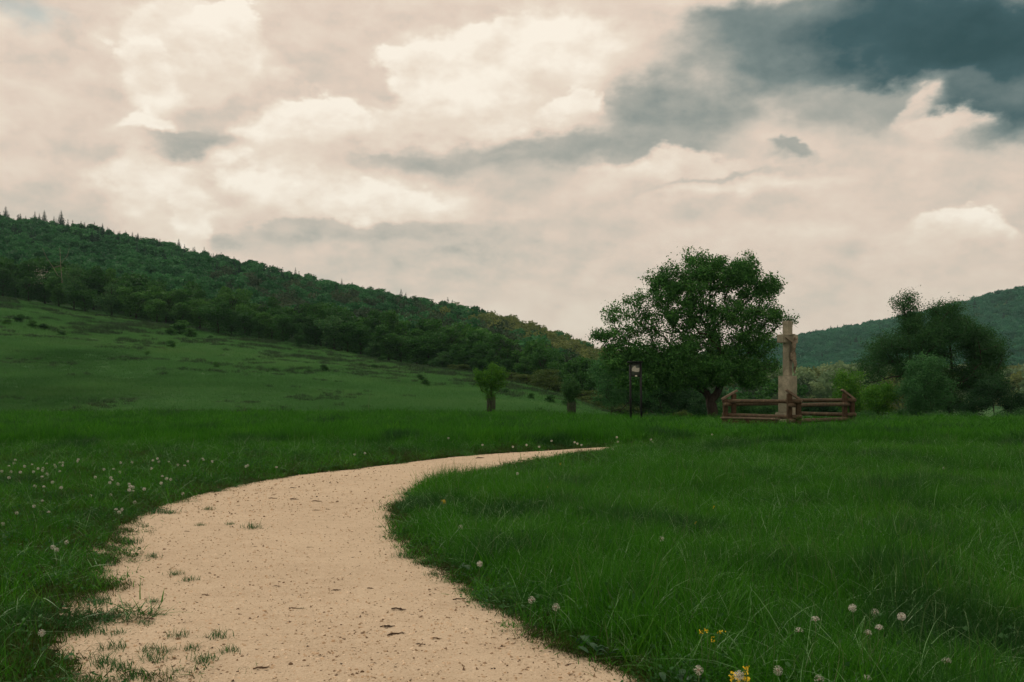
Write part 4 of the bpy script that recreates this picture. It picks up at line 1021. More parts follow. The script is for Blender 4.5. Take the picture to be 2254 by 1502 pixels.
gx, gy = np.meshgrid(np.arange(60, 860, 9.5), np.arange(560, 1320, 10.5)); X = gx.ravel() + r.uniform(-4, 4, gx.size); Y = gy.ravel() + r.uniform(-4, 4, gx.size); x = colx(X, Y)
mk = (x > 1380) & (x < 2620) & (Y > 560); X, Y = X[mk], Y[mk]; n = len(X)
idn = np.where(r.random(n) < .04, 3, r.integers(0, 3, n)); h = r.uniform(9, 15, n)
scatter('hill_forest', 'dense blue-green forest on the distant hill at right', 'forest', FP, np.stack([X, Y, Hgt(X, Y) - .5], 1), np.stack([0 * X, 0 * X, r.random(n) * 6.283], 1), np.stack([h * 1.15, h * 1.15, h], 1), idn)
print('far forest', n)
#%%PART3
# ------------------------------------------------------------------ stone cross
import bmesh
def bev_box(name, size, bev, m, parent, loc, jit=.0, cuts=0, seed=1, rot=None):
    bm = bmesh.new(); bmesh.ops.create_cube(bm, size=1.0)
    for v in bm.verts: v.co = Vector((v.co.x * size[0], v.co.y * size[1], v.co.z * size[2]))
    bmesh.ops.bevel(bm, geom=list(bm.edges), offset=bev, segments=2, affect='EDGES')
    if cuts: bmesh.ops.subdivide_edges(bm, edges=[e for e in bm.edges if e.calc_length() > .08], cuts=cuts, use_grid_fill=True)
    rr_ = random.Random(seed)
    if jit:
        for v in bm.verts: v.co += Vector((rr_.uniform(-jit, jit), rr_.uniform(-jit, jit), rr_.uniform(-jit, jit)))
    me = bpy.data.meshes.new(name); bm.to_mesh(me); bm.free()
    o = add(name, me, m, parent, loc)
    if rot: o.rotation_euler = rot
    return o
CY = 36.7; CXX = (1734 - CX) * CY / F; cz0 = hz(CXX, CY)
cr = empty('stone_cross', (CXX, CY, cz0 - .05), R(44)); tag(cr, 'weathered stone wayside cross with a crucified figure, on a square pedestal inside the log fence', 'cross')
def Zp(py, Y=CY): return CZ + (HY - py) * Y / F - (cz0 - .05)
bev_box('plinth', (.66, .66, Zp(908)), .02, M['stone'], cr, (0, 0, Zp(908) / 2), .004, 1, 2)
zb, zt = Zp(908) , Zp(828)
bev_box('pedestal', (.50, .50, zt - zb - .004), .015, M['stone'], cr, (0, 0, (zb + zt) / 2 + .002), .004, 2, 3)
zp = Zp(707)
bev_box('shaft', (.265, .265, zp - zt), .016, M['stone'], cr, (0, 0, (zt + zp) / 2 + .002), .004, 3, 4)
zc = (Zp(738) + Zp(755)) / 2
bev_box('crossbar', (1.02, .280, .30), .014, M['stone'], cr, (0, 0, zc), .003, 1, 5)
bev_box('title_ledge', (.30, .12, .045), .010, M['stone'], cr, (0, -.185, Zp(737)), .002, 0, 6)
# figure: one skinned body
def skinned(name, verts, edges, radii, m, parent, loc, sub=2, root=0):
    me = bpy.data.meshes.new(name); me.from_pydata(verts, edges, []); o = add(name, me, m, parent, loc)
    sk = o.modifiers.new('skin', 'SKIN'); me.skin_vertices.new() if not me.skin_vertices else None
    for i, rd in enumerate(radii): me.skin_vertices[0].data[i].radius = (rd, rd * .9) if not isinstance(rd, tuple) else rd
    me.skin_vertices[0].data[root].use_root = True
    sk.use_smooth_shade = True
    sb = o.modifiers.new('sub', 'SUBSURF'); sb.levels = sub; sb.render_levels = sub
    dg = bpy.context.evaluated_depsgraph_get(); ev = bpy.data.meshes.new_from_object(o.evaluated_get(dg))
    o.modifiers.clear(); o.data = ev
    if not ev.materials: ev.materials.append(m)
    return o
H0 = zc                                       # hands' height
v_ = [(0, 0, H0 - .62), (0, -.01, H0 - .48), (0, -.03, H0 - .30), (0, -.02, H0 - .17), (.0, -.03, H0 - .09), (.02, -.07, H0 - .03), (.02, -.07, H0 + .07),
      (.10, -.01, H0 - .13), (.24, .02, H0 - .05), (.38, .05, H0 + .02), (.43, .06, H0 + .045),
      (-.10, -.01, H0 - .13), (-.24, .02, H0 - .05), (-.38, .05, H0 + .02), (-.43, .06, H0 + .045),
      (.055, -.02, H0 - .70), (.05, -.09, H0 - .93), (.035, -.03, H0 - 1.20), (.03, -.08, H0 - 1.28),
      (-.055, -.02, H0 - .70), (-.04, -.09, H0 - .93), (-.02, -.05, H0 - 1.20), (-.01, -.10, H0 - 1.28)]
e_ = [(0, 1), (1, 2), (2, 3), (3, 4), (4, 5), (5, 6), (3, 7), (7, 8), (8, 9), (9, 10), (3, 11), (11, 12), (12, 13), (13, 14), (0, 15), (15, 16), (16, 17), (17, 18), (0, 19), (19, 20), (20, 21), (21, 22)]
rd_ = [(.095, .07), (.080, .06), (.10, .075), (.10, .07), .035, .055, .062, .05, .034, .026, .022, .05, .034, .026, .022, .062, .046, .032, .028, .062, .046, .032, .028]
skinned('figure', v_, e_, rd_, M['statue'], cr, (0, -.225, 0))
G = Geo(); th = np.arange(0, 17) / 16 * 2 * math.pi
Vc = []
for zz, ra, rb in ((H0 - .50, .105, .080), (H0 - .56, .12, .095), (H0 - .66, .125, .10), (H0 - .76, .12, .095), (H0 - .80, .105, .085)):
    Vc += [(ra * math.cos(a_) * (1 + .06 * math.sin(5 * a_)), -.232 + rb * math.sin(a_) * (1 + .08 * math.sin(6 * a_ + 1)), zz + .02 * math.sin(3 * a_)) for a_ in th[:-1]]
G.add(Vc, [(i * 16 + j, i * 16 + (j + 1) % 16, (i + 1) * 16 + (j + 1) % 16, (i + 1) * 16 + j) for i in range(4) for j in range(16)])
lc = add('loincloth', G.mesh('loincloth', True), M['statue'], cr)

# ------------------------------------------------------------------ log fence
Nn, Lc, Rc = np.array([(1748 - CX) * 34.3 / F, 34.3]), np.array([(1606 - CX) * 36.1 / F, 36.1]), np.array([(1868 - CX) * 37 / F, 37.0])
Bc = Lc + Rc - Nn
fz = hz(*Nn)
fence = empty('log_fence', (Nn[0], Nn[1], fz)); tag(fence, 'low brown log fence with paired corner posts and slanting caps around the stone cross', 'fence')
rl = random.Random(9)
def toL(p, z): return np.array([p[0] - Nn[0], p[1] - Nn[1], z])
def lograil(a_, b_, z, rad, over=.28, z2=None):
    a_, b_ = np.array(a_), np.array(b_); d = (b_ - a_) / np.linalg.norm(b_ - a_); A_ = a_ - d * over; B_ = b_ + d * over
    pts_ = [toL(A_ + (B_ - A_) * t, z + ((z2 if z2 is not None else z) - z) * t + .012 * math.sin(3 * t + z * 9)) for t in np.linspace(0, 1, 9)]
    G = Geo(); G.tube(pts_, rad * (1 + .05 * np.sin(np.arange(9) * 2.1 + z * 7)), 12); me = G.mesh('rail', True)
    add('rail', me, M['log'], fence)
# heights measured above the ground at the near corner
for (A_, B_, zs) in ((Nn, Lc, (.94, .42)), (Rc, Bc, (.94, .42)), (Nn, Rc, (.80, .27)), (Lc, Bc, (.80, .27))):
    for z in zs: lograil(A_, B_, z, .072 if z > .5 else .075)
for (A_, B_, z) in ((Lc, Nn, .155),):
    d = (B_ - A_) / np.linalg.norm(B_ - A_); ang = math.atan2(d[1], d[0])
for c_, dr in ((Nn, (Rc - Nn)), (Lc, (Lc - Nn)), (Rc, (Rc - Nn)), (Bc, (Bc - Rc))):
    u_ = dr / np.linalg.norm(dr)
    side = u_ if (c_ is Nn or c_ is Rc) else u_
    # the two posts of a corner straddle the logs along the picture's width
    off = .155
    ux = np.array([1.0, .12]) if not (c_ is Rc) else np.array([.9, .3])
    ux = ux / np.linalg.norm(ux)
    hh = [1.22, 1.00]
    if c_ is Lc: hh = [1.02, 1.20]
    tops = []
    for s_, h_ in zip((-1, 1), hh):
        p = c_ + ux * off * s_ + np.array([0, -.02 * s_])
        g = hz(p[0], p[1]) - fz
        o = bev_box('post', (.155, .145, h_ + .15), .014, M['post'], fence, tuple(toL(p, g + (h_ - .15) / 2 )), .003, 1, rl.randint(0, 99)); o.rotation_euler = (0, 0, R(12))
        tops.append(toL(p, g + h_))
    a_, b_ = tops; d = b_ - a_; Ln = np.linalg.norm(d); e_ = d / Ln; mid = (a_ + b_) / 2 + np.array([0, 0, .045])
    pitch = math.asin(e_[2]); yaw = math.atan2(e_[1], e_[0])
    o = bev_box('cap', (Ln + .30, .17, .075), .012, M['captimber'], fence, tuple(mid), .002, 1, 5); o.rotation_euler = Matrix.Rotation(yaw, 3, 'Z').to_4x4().to_3x3().__matmul__(Matrix.Rotation(-pitch, 3, 'Y')).to_euler()
# the squared bench-like beam along the left side
d = (Nn - Lc) / np.linalg.norm(Nn - Lc); nrm = np.array([d[1], -d[0]]); nrm = nrm if nrm[1] < 0 else -nrm
A_, B_ = Lc + nrm * .30 - d * .1, Nn + nrm * .30 - d * .45; mid = (A_ + B_) / 2; Ln = np.linalg.norm(B_ - A_)
o = bev_box('bench_board', (Ln, .34, .05), .008, M['captimber'], fence, tuple(toL(mid, .34)), .002, 2, 8); o.rotation_euler = (0, 0, math.atan2(d[1], d[0]))
o = bev_box('bench_beam', (Ln - .06, .24, .27), .012, M['post'], fence, tuple(toL(mid, .178)), .003, 2, 8); o.rotation_euler = (0, 0, math.atan2(d[1], d[0]))
lograil(Nn + nrm * -.02, Rc, .06, .06, .1)

# ------------------------------------------------------------------ information board
BY_ = 38.0; bx = (1399 - CX) * BY_ / F; bz = hz(bx, BY_)
ib = empty('information_board', (bx, BY_, bz), R(4)); tag(ib, 'tall narrow board on two black posts holding a pale map, left of the fruit tree', 'information board')
def zb_(py): return CZ + (HY - py) * BY_ / F - bz
wd2 = .205
for s_ in (-1, 1):
    G = Geo(); top = zb_(800 if s_ < 0 else 799); x0 = s_ * wd2
    G.box((x0 + .012, 0, top / 2 - .1), (.072, .072, top + .2), Matrix.Rotation(R(-.8), 3, 'Y'), .96)
    add('post', G.mesh('post'), M['darkpaint'], ib)
zt_, zb2 = zb_(801), zb_(828)
G = Geo()
for z in (zt_, zb2): G.box((0, -.003, z), (2 * wd2 - .07, .06, .055))
add('frame', G.mesh('frame'), M['darkpaint'], ib)
G = Geo(); G.box((-.01, .0, zt_ + .06), (.60, .20, .03), Matrix.Rotation(R(-12), 3, 'X')); add('roof', G.mesh('roof'), M['darkpaint'], ib)
m, b = newmat('map_sheet'); tcx = b.n('ShaderNodeTexCoord').outputs['Object']; n = b.noise(tcx, 30, 4, .7)
out(b, principled(b, b.ramp(n, [(.35, (.05, .065, .055)), (.65, (.12, .15, .12))]), .3, .5)); M['sheet'] = m
m, b = newmat('map_print'); n = b.noise(b.n('ShaderNodeTexCoord').outputs['Object'], 24, 4, .7)
out(b, principled(b, b.ramp(n, [(.35, (.30, .31, .26)), (.65, (.48, .48, .40))]), .3, .5)); M['print'] = m
pw = 2 * wd2 - .075; ph = zt_ - zb2 - .06
G = Geo(); G.box((.004, .0, (zt_ + zb2) / 2), (pw, .02, ph)); add('panel', G.mesh('panel'), M['sheet'], ib)
# the pale shape on it, as measured from the photo
shp = [(-.46, .0), (-.40, .22), (-.22, .46), (-.06, .56), (.0, .38), (.06, .22), (.22, .18), (.46, .26), (.44, -.10), (.40, -.38), (.18, -.36), (-.05, -.34), (-.2, -.28), (-.40, -.26)]
bm = bmesh.new(); vs = [bm.verts.new((x_ * pw * .98, -.014, (zt_ + zb2) / 2 + y_ * ph * .62 + .015)) for x_, y_ in shp]; bm.faces.new(vs)
ret = bmesh.ops.extrude_face_region(bm, geom=list(bm.faces)); bmesh.ops.translate(bm, vec=(0, .004, 0), verts=[v for v in ret['geom'] if isinstance(v, bmesh.types.BMVert)])
bmesh.ops.recalc_face_normals(bm, faces=list(bm.faces)); me = bpy.data.meshes.new('map'); bm.to_mesh(me); bm.free(); add('map_print', me, M['print'], ib)
G = Geo(); G.box((.015, -.036, zb2), (.085, .006, .055)); add('name_plate', G.mesh('plate'), M['blossom'], ib)

# ------------------------------------------------------------------ dandelions and other single plants
def puff_mesh(name, half=False, seed=1, R_=.024, n=105):
    r = np.random.default_rng(seed); G = Geo()
    for k in range(n):
        z_ = r.uniform(-1 if not half else .05, 1); an = r.random() * 6.283; q_ = math.sqrt(1 - z_ * z_)
        d = np.array([q_ * math.cos(an), q_ * math.sin(an), z_]); a_ = np.cross(d, (0.3, .5, .8)); a_ /= np.linalg.norm(a_); c_ = np.cross(d, a_)
        w_ = .00045; p0, p1 = d * R_ * .22, d * R_ * .9
        G.add([p0 - a_ * w_, p0 + a_ * w_, p1 + a_ * w_, p1 - a_ * w_], [(0, 1, 2, 3)])
        for j in range(4):
            t_ = j * math.pi / 4; e = (a_ * math.cos(t_) + c_ * math.sin(t_)) * R_ * .17; f_ = np.cross(d, e); f_ = f_ / np.linalg.norm(f_) * .0007
            m_ = d * R_ * (.9 + .0); tp = d * R_ * .12
            G.add([p1 - e + tp, p1 - e * 0 - f_, p1 + e + tp, p1 + f_], [(0, 1, 2, 3)])
    me = G.mesh(name); me.materials.append(M['pappus']); return me
def core_mesh():
    bm = bmesh.new(); bmesh.ops.create_icosphere(bm, subdivisions=2, radius=.0075); me = bpy.data.meshes.new('core'); bm.to_mesh(me); bm.free(); me.materials.append(M['core']); return me
def stem_mesh(h, bend=.02):
    G = Geo(); G.tube([(bend, .01, -.02), (bend * .4, .004, h * .5), (0, 0, h)], [.0028, .0024, .0019], 6); me = G.mesh('stem', True); me.materials.append(M['stem']); return me
puffs = [puff_mesh('puff_full', False, 1), puff_mesh('puff_full_b', False, 2, n=60), puff_mesh('puff_half', True, 3, n=48)]; corem = core_mesh(); stems = [stem_mesh(.22), stem_mesh(.30, -.03), stem_mesh(.15, .01)]
def dandelion(px, py, kind, label, group, h=None, sc=1.0):
    s_i = {0.22: 0, 0.30: 1, 0.15: 2}[h or .22]; hh = (h or .22)
    Y = (CZ - hh - .02) * F / (py - HY)
    for _ in range(3):
        X = (px - CX) * Y / F; Y = (CZ - hh - hz(X, Y)) * F / (py - HY)
    X = (px - CX) * Y / F
    e = empty('dandelion', (X, Y, hz(X, Y)), r.random() * 6.28); tag(e, label, 'dandelion', group)
    add('stem', stems[s_i], None, e); c = add('seed_head', puffs[kind], None, e, (0, 0, hh)); c.scale = (sc, sc, sc); add('seed_core', corem, None, c)
    return e
dl = [(33, 1013), (30, 1020), (19, 1027), (3, 1038), (53, 1027), (70, 1024), (83, 1032), (94, 1031), (93, 1036), (73, 1039), (103, 1044), (92, 1051), (119, 1024), (122, 1029), (131, 1020), (138, 1019), (137, 1025), (131, 1039), (172, 1012), (170, 1016), (44, 1040), (19, 1052), (24, 1039), (102, 1022),
      (115, 1062), (76, 1071), (96, 1073), (134, 1074), (228, 1034), (249, 1034), (265, 1019), (290, 1018), (209, 1051), (243, 1052), (263, 1040), (246, 1058), (241, 1063), (259, 1066), (284, 1067), (286, 1071), (292, 1073), (292, 1082), (199, 1092), (243, 1090), (284, 1079), (346, 1010), (349, 1017), (371, 1018), (336, 1014),
      (391, 1024), (406, 1026), (413, 1016), (333, 1032), (357, 1050), (366, 1054), (375, 1056), (354, 1064), (317, 1077), (296, 1106), (255, 1123), (262, 1128), (268, 1122), (93, 1104), (74, 1115), (36, 1130), (107, 1129), (6, 1154), (146, 1194), (116, 1205), (124, 1211), (91, 1394), (448, 1014), (467, 1016), (402, 1087), (446, 1011), (541, 1027), (545, 1025), (608, 1030), (803, 998), (780, 1001)]
for k, (px, py) in enumerate(dl):
    lab, grp = ('white dandelion clock among many in the dark grass left of the path', 'dandelion clocks left of the path')
    if (px, py) == (91, 1394): lab, grp = 'single pale dandelion head low in the short grass at the lower left corner', None
    if px in (116, 124) and py > 1200: lab, grp = 'one of two dandelion clocks close together above the bare verge at left', 'pair of dandelion clocks above the bare verge'
    if (px, py) in ((803, 998), (780, 1001)): lab, grp = 'small white clock at the far grass edge above the middle of the path', 'clocks on the far grass edge above the path'
    dandelion(px, py, [0, 1, 2][k % 3 if k % 4 else 0], lab, grp, .15 if py > 1080 else .22, 1.0 if py < 1080 else .9)
dr = [(1456, 1187, 0, 'full round dandelion clock alone in the middle of the right meadow', .30), (1877, 1339, 0, 'round dandelion clock in the lower right meadow, left of its full neighbour', .30), (1985, 1358, 0, 'round dandelion clock in the lower right meadow, rightmost of the full ones', .30),
      (1926, 1349, 1, 'thin see-through dandelion clock between two full round ones', .22), (1936, 1385, 2, 'half-blown dandelion clock below the two full round ones', .30), (1911, 1396, 2, 'half-blown dandelion clock left of and below its twin', .22),
      (1795, 1366, 2, 'half-blown dandelion clock beside the dock leaves', .30), (1759, 1391, 2, 'half-blown clock in front of the dock leaves', .22), (1627, 1488, 0, 'large dandelion clock next to yellow flowers at the bottom edge', .30),
      (1378, 1287, 1, 'faint dandelion clock in the middle of the right meadow below the full one', .22), (1170, 1321, 1, 'dandelion clock at the right side of the near path edge', .22), (1224, 1337, 1, 'dandelion clock right of another one near the path edge', .22),
      (1056, 1242, 0, 'small dense clock on the right verge at the inside of the bend', .22), (1139, 1043, 0, 'dandelion clock on the crest of grass by the bend of the path', .30), (1211, 1055, 1, 'faint clock right of the one on the grass crest', .22), (1014, 1161, 1, 'small clock close to the inner bend of the path', .22),
      (1279, 1120, 1, 'grey clock half sunk in grass beyond the inner bend', .22), (1538, 1476, 1, 'small clock head at the bottom edge left of the yellow flowers', .22), (1713, 1477, 1, 'pale clock at the bottom edge right of the yellow flowers', .22), (2084, 1458, 2, 'ragged half-blown clock at the bottom right', .22),
      (1804, 1497, 1, 'clock cut by the bottom edge of the picture', .22), (1908, 1497, 2, 'half-blown clock at the bottom edge, right of centre of the meadow', .22), (2078, 1031, 1, 'tiny clock far back in the right meadow', .22), (1349, 990, 0, 'bright clock where the path disappears behind the grass', .22)]
for px, py, kd, lab, h in dr: dandelion(px, py, kd, lab, None, h)
for px, py in [(987, 965), (1113, 957), (1159, 980), (1187, 984), (1214, 971), (1265, 974), (1271, 977), (1280, 980), (1358, 963), (1360, 973), (1433, 968), (1437, 974), (1568, 957), (1129, 984), (1062, 980)]:
    dandelion(px, py, 0, 'tiny white clock in the tall grass between the path and the information board', 'tiny clocks beyond the far bend of the path', .30 if py < 970 else .22, 1.1)

# yellow flowers
def yellow(px, py, n, h, label, seed):
    r = np.random.default_rng(seed); Y = (CZ - h) * F / (py - HY); X = (px - CX) * Y / F; e = empty('yellow_flower', (X, Y, hz(X, Y))); tag(e, label, 'flower')
    G = Geo(); Q = []
    for k in range(n):
        tx, ty, tz = r.normal(0, .025), r.normal(0, .025), h * r.uniform(.8, 1.05); G.tube([(0, 0, -.02), (tx * .4, ty * .4, tz * .5), (tx, ty, tz)], [.0025, .002, .0014], 5)
        for j in range(7): Q.append((tx + r.normal(0, .008), ty + r.normal(0, .008), tz + r.normal(0, .010)))
    add('stem', G.mesh('stem', True), M['stem'], e)
    V, f, rn = leafcards(np.array(Q), .012, seed, 0, 1.0); add('petals', mesh_np('petals', V, [f]), M['yellow'], e)
for a_ in [(1640, 1473, 5, .34, 'yellow flower cluster standing upright above the large clock at the bottom edge', 1), (1637, 1494, 8, .28, 'dense yellow flower cluster cut by the bottom edge of the picture', 2), (1560, 1383, 2, .30, 'small upright yellow flower in the lower right meadow, right of another', 3),
           (1549, 1393, 2, .30, 'small yellow flower just left of and below its neighbour in the lower right meadow', 4), (978, 1098, 5, .28, 'yellow flower clump on the grass tongue by the inner bend', 5), (1567, 1115, 1, .25, 'single yellow dot flower in the middle of the right meadow', 6), (1533, 1150, 1, .25, 'single yellow flower left of and nearer than the other dot', 7),
           (1212, 1066, 1, .28, 'tiny yellow flower on the crest near the bend', 8), (1235, 1020, 2, .28, 'tiny yellow flowers on the far rim of the grass tongue', 9), (1059, 1074, 1, .25, 'tiny yellow bloom near the grass crest, left', 10), (1987, 1300, 2, .22, 'faint yellow blooms deep in the right meadow', 11)]: yellow(*a_)

# broad-leaved dock plants in the grass
def dock(px, py, n, sz, label, seed):
    r = np.random.default_rng(seed); Y = (CZ - .12) * F / (py - HY); X = (px - CX) * Y / F; e = empty('dock_plant', (X, Y, hz(X, Y))); tag(e, label, 'weed')
    G = Geo()
    for k in range(n):
        an = r.random() * 6.283; L_ = sz * r.uniform(.6, 1.2); up = r.uniform(.3, 1.0); bx_, by_ = r.normal(0, sz * .7), r.normal(0, sz * .5); c_, s_ = math.cos(an), math.sin(an); Vl = []
        for t in np.linspace(0, 1, 5):
            hw_ = L_ * .26 * math.sin(math.pi * min(1, t * .92 + .06)) ** .8; rr_ = L_ * t; zz = .04 + L_ * up * (t - .55 * t * t) * 1.5 + sz * .25
            for q_ in (-1, 0, 1): Vl.append((bx_ + c_ * rr_ - s_ * hw_ * q_, by_ + s_ * rr_ + c_ * hw_ * q_, zz + abs(q_) * hw_ * .25))
        G.add(Vl, [(i * 3 + j, i * 3 + j + 1, (i + 1) * 3 + j + 1, (i + 1) * 3 + j) for i in range(4) for j in (0, 1)])
    add('leaves', G.mesh('leaves', True), M['docks'], e)
for a_ in [(1735, 1375, 34, .10, 'clump of broad grey-green leaves in the lower right meadow beside half-blown clocks', 1), (1700, 1365, 16, .085, 'smaller broad-leaved clump touching the left side of the large leafy clump', 2), (1520, 1478, 16, .075, 'grey leafy weed at the bottom edge left of the yellow flowers', 3),
           (1325, 1415, 14, .07, 'broad-leaved weed on the near right verge of the path', 4), (1290, 1395, 8, .09, 'pale small-leaved weed on the right verge above another', 5), (1275, 1125, 12, .14, 'greyish leafy weed beyond the inner bend', 6), (1355, 1110, 12, .14, 'dull leafy weed in the middle distance of the right meadow', 7),
           (1046, 1240, 7, .10, 'thin pale-leaved weed beside a dense clock on the right verge', 8), (2180, 1390, 14, .13, 'leafy weed at the right edge of the lower meadow', 9)]: dock(*a_)

# grass tussocks and litter lying on the path
def tuft_mesh(seed, n=70, rad=.09, h=.07):
    V, f, rn = blades(n, rad, h, .0045, seed, 1.2, 1.1); me = mesh_np('tuft_%d' % seed, V, [f], rn); me.materials.append(M['weed']); return me
tms = [tuft_mesh(500 + k) for k in range(4)]
tf = [(557, 1167, 1.5), (507, 1158, .8), (440, 1160, .7), (284, 1200, 1.4), (262, 1190, 1.2), (315, 1162, .9), (387, 1273, .8), (418, 1287, .8), (345, 1132, 1.5), (376, 1133, 1.3), (458, 1126, .9), (323, 1382, .8), (310, 1376, .6), (478, 1414, 1.0), (395, 1411, .8), (328, 1438, .9), (360, 1444, .9), (420, 1440, .7), (505, 1446, .8), (448, 1465, .9),
      (340, 1462, 1.1), (250, 1434, 1.1), (388, 1488, .7), (255, 1402, .8), (280, 1340, .7), (340, 1334, .6), (335, 1233, .9), (888, 1231, 1.3), (930, 1246, 1.2), (862, 1143, 1.4), (880, 1160, 1.0), (955, 1270, .9), (1022, 1305, .8), (1055, 1318, .9), (836, 1163, .6), (258, 1480, 1.0), (230, 1470, 1.2), (300, 1500, 1.1), (215, 1335, 1.2), (238, 1300, 1.0), (232, 1250, 1.1), (255, 1215, 1.0),
      (480, 1085, 1.0), (520, 1076, .9), (1120, 1360, .9), (1175, 1388, 1.0), (660, 1352, .4), (200, 1400, 1.2), (225, 1370, 1.0)]
lt = {557: 'densest grass tussock standing alone in the middle of the path', 478: 'thick isolated grass tussock in the near left part of the path', 284: 'large grass tussock at the left rim of the path', 888: 'grass tussock at the inner bend, upper of two on the path rim', 930: 'dark grass tussock on the inner path rim below another', 862: 'bushy tussock at the tip of the inner bend',
      387: 'small tussock left of its neighbour in the left half of the path', 418: 'small tussock right of its neighbour in the left half of the path', 507: 'small tussock just left of the densest one', 505: 'rightmost tussock of the near group on the path', 448: 'lowest tussock of the near group on the path', 836: 'tiny leafy sprout on bare sand near the inner bend'}
for k, (px, py, s_) in enumerate(tf):
    X, Y = gp(px, py); z = PATHZ(X, Y) if path_dist(np.array([X]), np.array([Y]))[0][0] < -.3 else hz(X, Y) + .012
    lab = lt.get(px); o = tag(add('grass_tussock', tms[(k + k // 4) % 4], None, None, (X, Y, z - .006)), lab or 'small low grass tussock on the sandy edge of the path', 'grass tussock', None if lab else 'small tussocks along the rims of the path')
    o.scale = (s_, s_ * .9, s_ * .95); o.rotation_euler = (0, 0, r.random() * 6)
def twig(seed):
    r = np.random.default_rng(seed); G = Geo(); p = [(-.05, 0, .006), (-.02, .008, .011), (.015, -.004, .008), (.05, .01, .007)]; G.tube(p, [.004, .005, .0045, .002], 5)
    for k in range(7):
        c_ = np.array([r.uniform(-.05, .05), r.normal(0, .014), .008]); a_ = r.random() * 6; d = np.array([math.cos(a_), math.sin(a_), r.normal(0, .25)]) * .018; e = np.array([-math.sin(a_), math.cos(a_), r.normal(0, .3)]) * .007
        G.add([c_ - d, c_ + e, c_ + d, c_ - e], [(0, 1, 2, 3)])
    me = G.mesh('twig_%d' % seed); me.materials.append(M['litter']); return me
tw = [twig(600 + k) for k in range(3)]
for k, (px, py, s_) in enumerate([(655, 1352, .8), (877, 1353, 1.1), (853, 1392, 1.0), (870, 1409, 1.1), (697, 1110, 1.4), (647, 1106, 1.4), (600, 1104, 1.2), (1057, 1016, 2), (1150, 1023, 2), (645, 1082, 1), (563, 1211, .7), (740, 1310, .8), (411, 1174, .6), (452, 1321, .7), (610, 1302, .8), (925, 1431, .6), (960, 1418, .7), (636, 1383, .6), (780, 1440, .6), (575, 1485, .9), (330, 1375, .9), (1010, 1330, .9), (697, 1128, .9), (722, 1126, .7), (680, 1212, .6), (700, 1450, .5), (815, 1305, .6)]):
    X, Y = gp(px, py); lab = {853: 'largest dark lump of dead plant on the near right part of the path', 870: 'thin dead twig lying below the dark lump on the path', 877: 'forked dead twig above the dark lump on the path', 697: 'dark dead leaf pile in the far part of the path'}.get(px)
    if px == 697 and py == 1128: lab = None
    o = tag(add('dead_twig', tw[k % 3], None, None, (X, Y, PATHZ(X, Y))), lab or 'small dead twig with dry leaf bits lying on the sandy path', 'twig', None if lab else 'dead twigs scattered on the path')
    o.scale = (s_, s_, s_); o.rotation_euler = (0, 0, r.random() * 1.2 - .6)

# taller seed-bearing stalks along the rim of the grass tongue
V_, f_, r_ = [], [], []
n0 = 0
for (px, py, hpx) in [(985, 1075, 34), (975, 1078, 22), (1000, 1072, 40), (962, 1085, 30), (950, 1088, 22), (920, 1095, 20), (1078, 1048, 36), (1082, 1048, 30), (1101, 1042, 38), (1113, 1040, 24), (1055, 1052, 24), (1182, 1022, 20), (1195, 1020, 16), (1210, 1018, 14), (1240, 1014, 18), (1265, 1012, 26), (1150, 1028, 14), (1125, 1036, 12), (1030, 1060, 14), (1290, 1008, 14), (1350, 1440, 60), (1345, 1470, 80), (540, 916, 40), (520, 916, 34), (700, 912, 30), (810, 912, 48), (815, 915, 30), (108, 912, 24), (560, 915, 26)]:
    if py > 940: X, Y = gp(px, py - 4)
    else: Y = 52; X = (px - CX) * Y / F
    Y += .12 if py > 940 else 0
    V, f, rn = blades(2, .02, hpx * Y / F * 1.25, .006 + .0001 * Y, int(px), .3, .5, hv=.2); V = V + np.array([X, Y, hz(X, Y)]); V_.append(V); f_.append(f + n0); r_.append(rn); n0 += len(V)
me = mesh_np('seed_stalks', np.concatenate(V_), [np.concatenate(f_)], np.concatenate(r_)); me.materials.append(M['seed'])
tag(add('seed_stalks', me, None), 'thin tall grass stalks standing above the rim of the meadow', 'grass', kind='stuff')

# ------------------------------------------------------------------ the air
hz0, hz1 = -8.0, 205.0
m, b = newmat('haze'); pv = b.n('ShaderNodeVolumePrincipled'); pv.inputs['Color'].default_value = (.55, .86, .92, 1); pv.inputs['Density'].default_value = .00011; pv.inputs['Anisotropy'].default_value = 0.2
o_ = b.n('ShaderNodeOutputMaterial'); b.t.links.new(pv.outputs[0], o_.inputs['Volume'])
G = Geo(); G.box((0, 1030, (hz0 + hz1) / 2), (5400, 2500, hz1 - hz0)); tag(add('haze', G.mesh('haze'), m), 'thin bluish air over the valley', 'haze', kind='stuff')

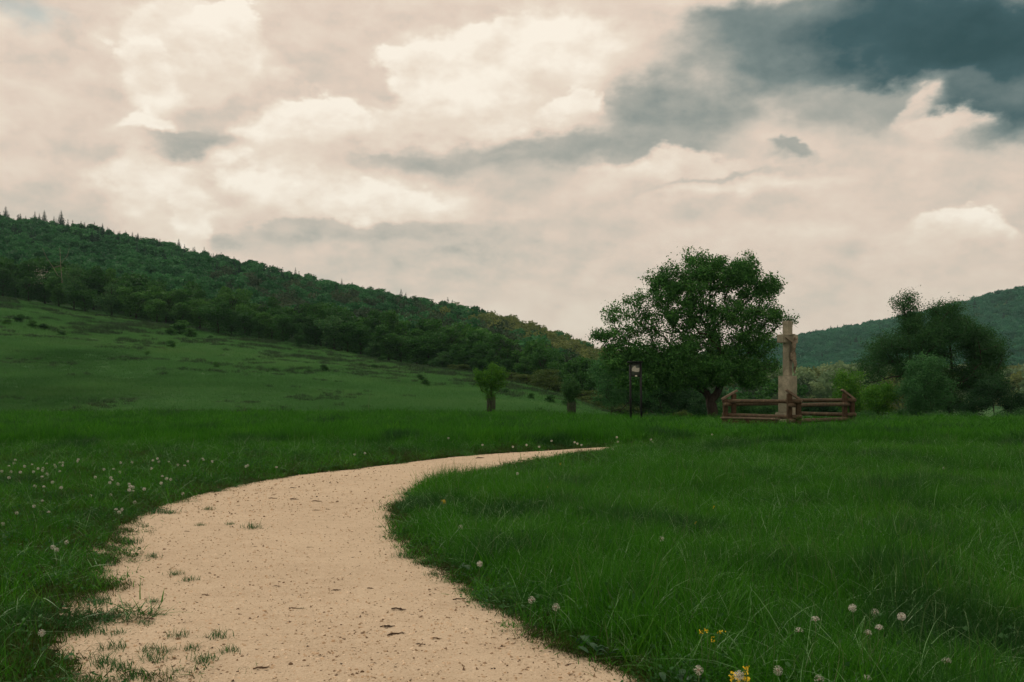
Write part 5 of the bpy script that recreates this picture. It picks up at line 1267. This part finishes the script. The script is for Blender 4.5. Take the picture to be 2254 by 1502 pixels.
# ------------------------------------------------------------------ labels that single out repeats by their place in a row
def nth(n): return '%d%s' % (n, 'th' if 10 <= n % 100 <= 20 else {1: 'st', 2: 'nd', 3: 'rd'}.get(n % 10, 'th'))
bpy.context.view_layer.update()
def pxof(o): l = o.matrix_world.translation; return CX + F * l.x / l.y
def ordinal(group, fmt, landmarks):
    """landmarks: (px, words); each thing of the group is counted to the right of the nearest landmark on its left"""
    obs = sorted([o for o in SC.objects if o.get('group') == group and o.parent is None], key=pxof)
    lm = sorted(landmarks); cnt = {}
    for o in obs:
        k = max([i for i, (p, _) in enumerate(lm) if p <= pxof(o)] or [0]); cnt[k] = cnt.get(k, 0) + 1
        o['label'] = fmt % (nth(cnt[k]), lm[k][1])
LMK = [(-9999, 'from the left margin'), (163, 'right of the tall light tree'), (345, 'right of the wide rounded one'), (480, 'right of where the meadow dips'), (735, 'right of the big light crown'), (975, 'right of the wide soft-green tree')]
ordinal('broadleaf trees along the lower wood edge', 'dark front tree of the wood edge, %s %s', LMK)
ordinal('second row of broadleaf trees in the wood', 'taller tree in the wood\'s second row, %s %s', LMK)
ordinal('olive bramble thickets below the wood', 'low olive bramble thicket below the wood, %s %s', [(-9999, 'from the left'), (1140, 'right of the bushy guarded tree'), (1275, 'right of the fainter guarded tree')])
ordinal('spruces on the skyline of the left hill', 'dark skyline spruce, %s %s', [(-9999, 'from the left margin'), (134, 'right of the tallest spruce'), (393, 'right of the single broad spruce'), (752, 'right of the narrow clear-standing spruce'), (994, 'right of the slender lone spruce')])
ordinal('spruces on the skyline of the far hill', 'tiny spruce on the far hill\'s skyline, %s %s', [(-9999, 'to the right of the cross')])
ordinal('dandelion clocks left of the path', 'white dandelion clock in the dark grass left of the path, %s %s', [(-9999, 'from the left edge')])
ordinal('tiny clocks beyond the far bend of the path', 'tiny white clock in tall grass beyond the far bend, %s %s', [(-9999, 'from the left')])
ordinal('small shrubs dotted over the hill meadow', 'small dark shrub on the hill meadow, %s %s', [(-9999, 'from the left margin'), (395, 'right of the largest bush'), (839, 'right of the juniper-like bush')])
ordinal('small tussocks along the rims of the path', 'low grass tussock on the path\'s sandy rim, %s %s', [(-9999, 'from the left'), (600, 'from the inner bend rightwards')])
ordinal('dead twigs scattered on the path', 'small dead twig on the sandy path, %s %s', [(-9999, 'from the left'), (853, 'right of the largest dark lump')])
ordinal('pair of dandelion clocks above the bare verge', '%s %s', [(-9999, 'of two close dandelion clocks above the bare verge, counted from the left')])
ordinal('clocks on the far grass edge above the path', '%s %s', [(-9999, 'of two small clocks above the middle of the path, counted from the left')])
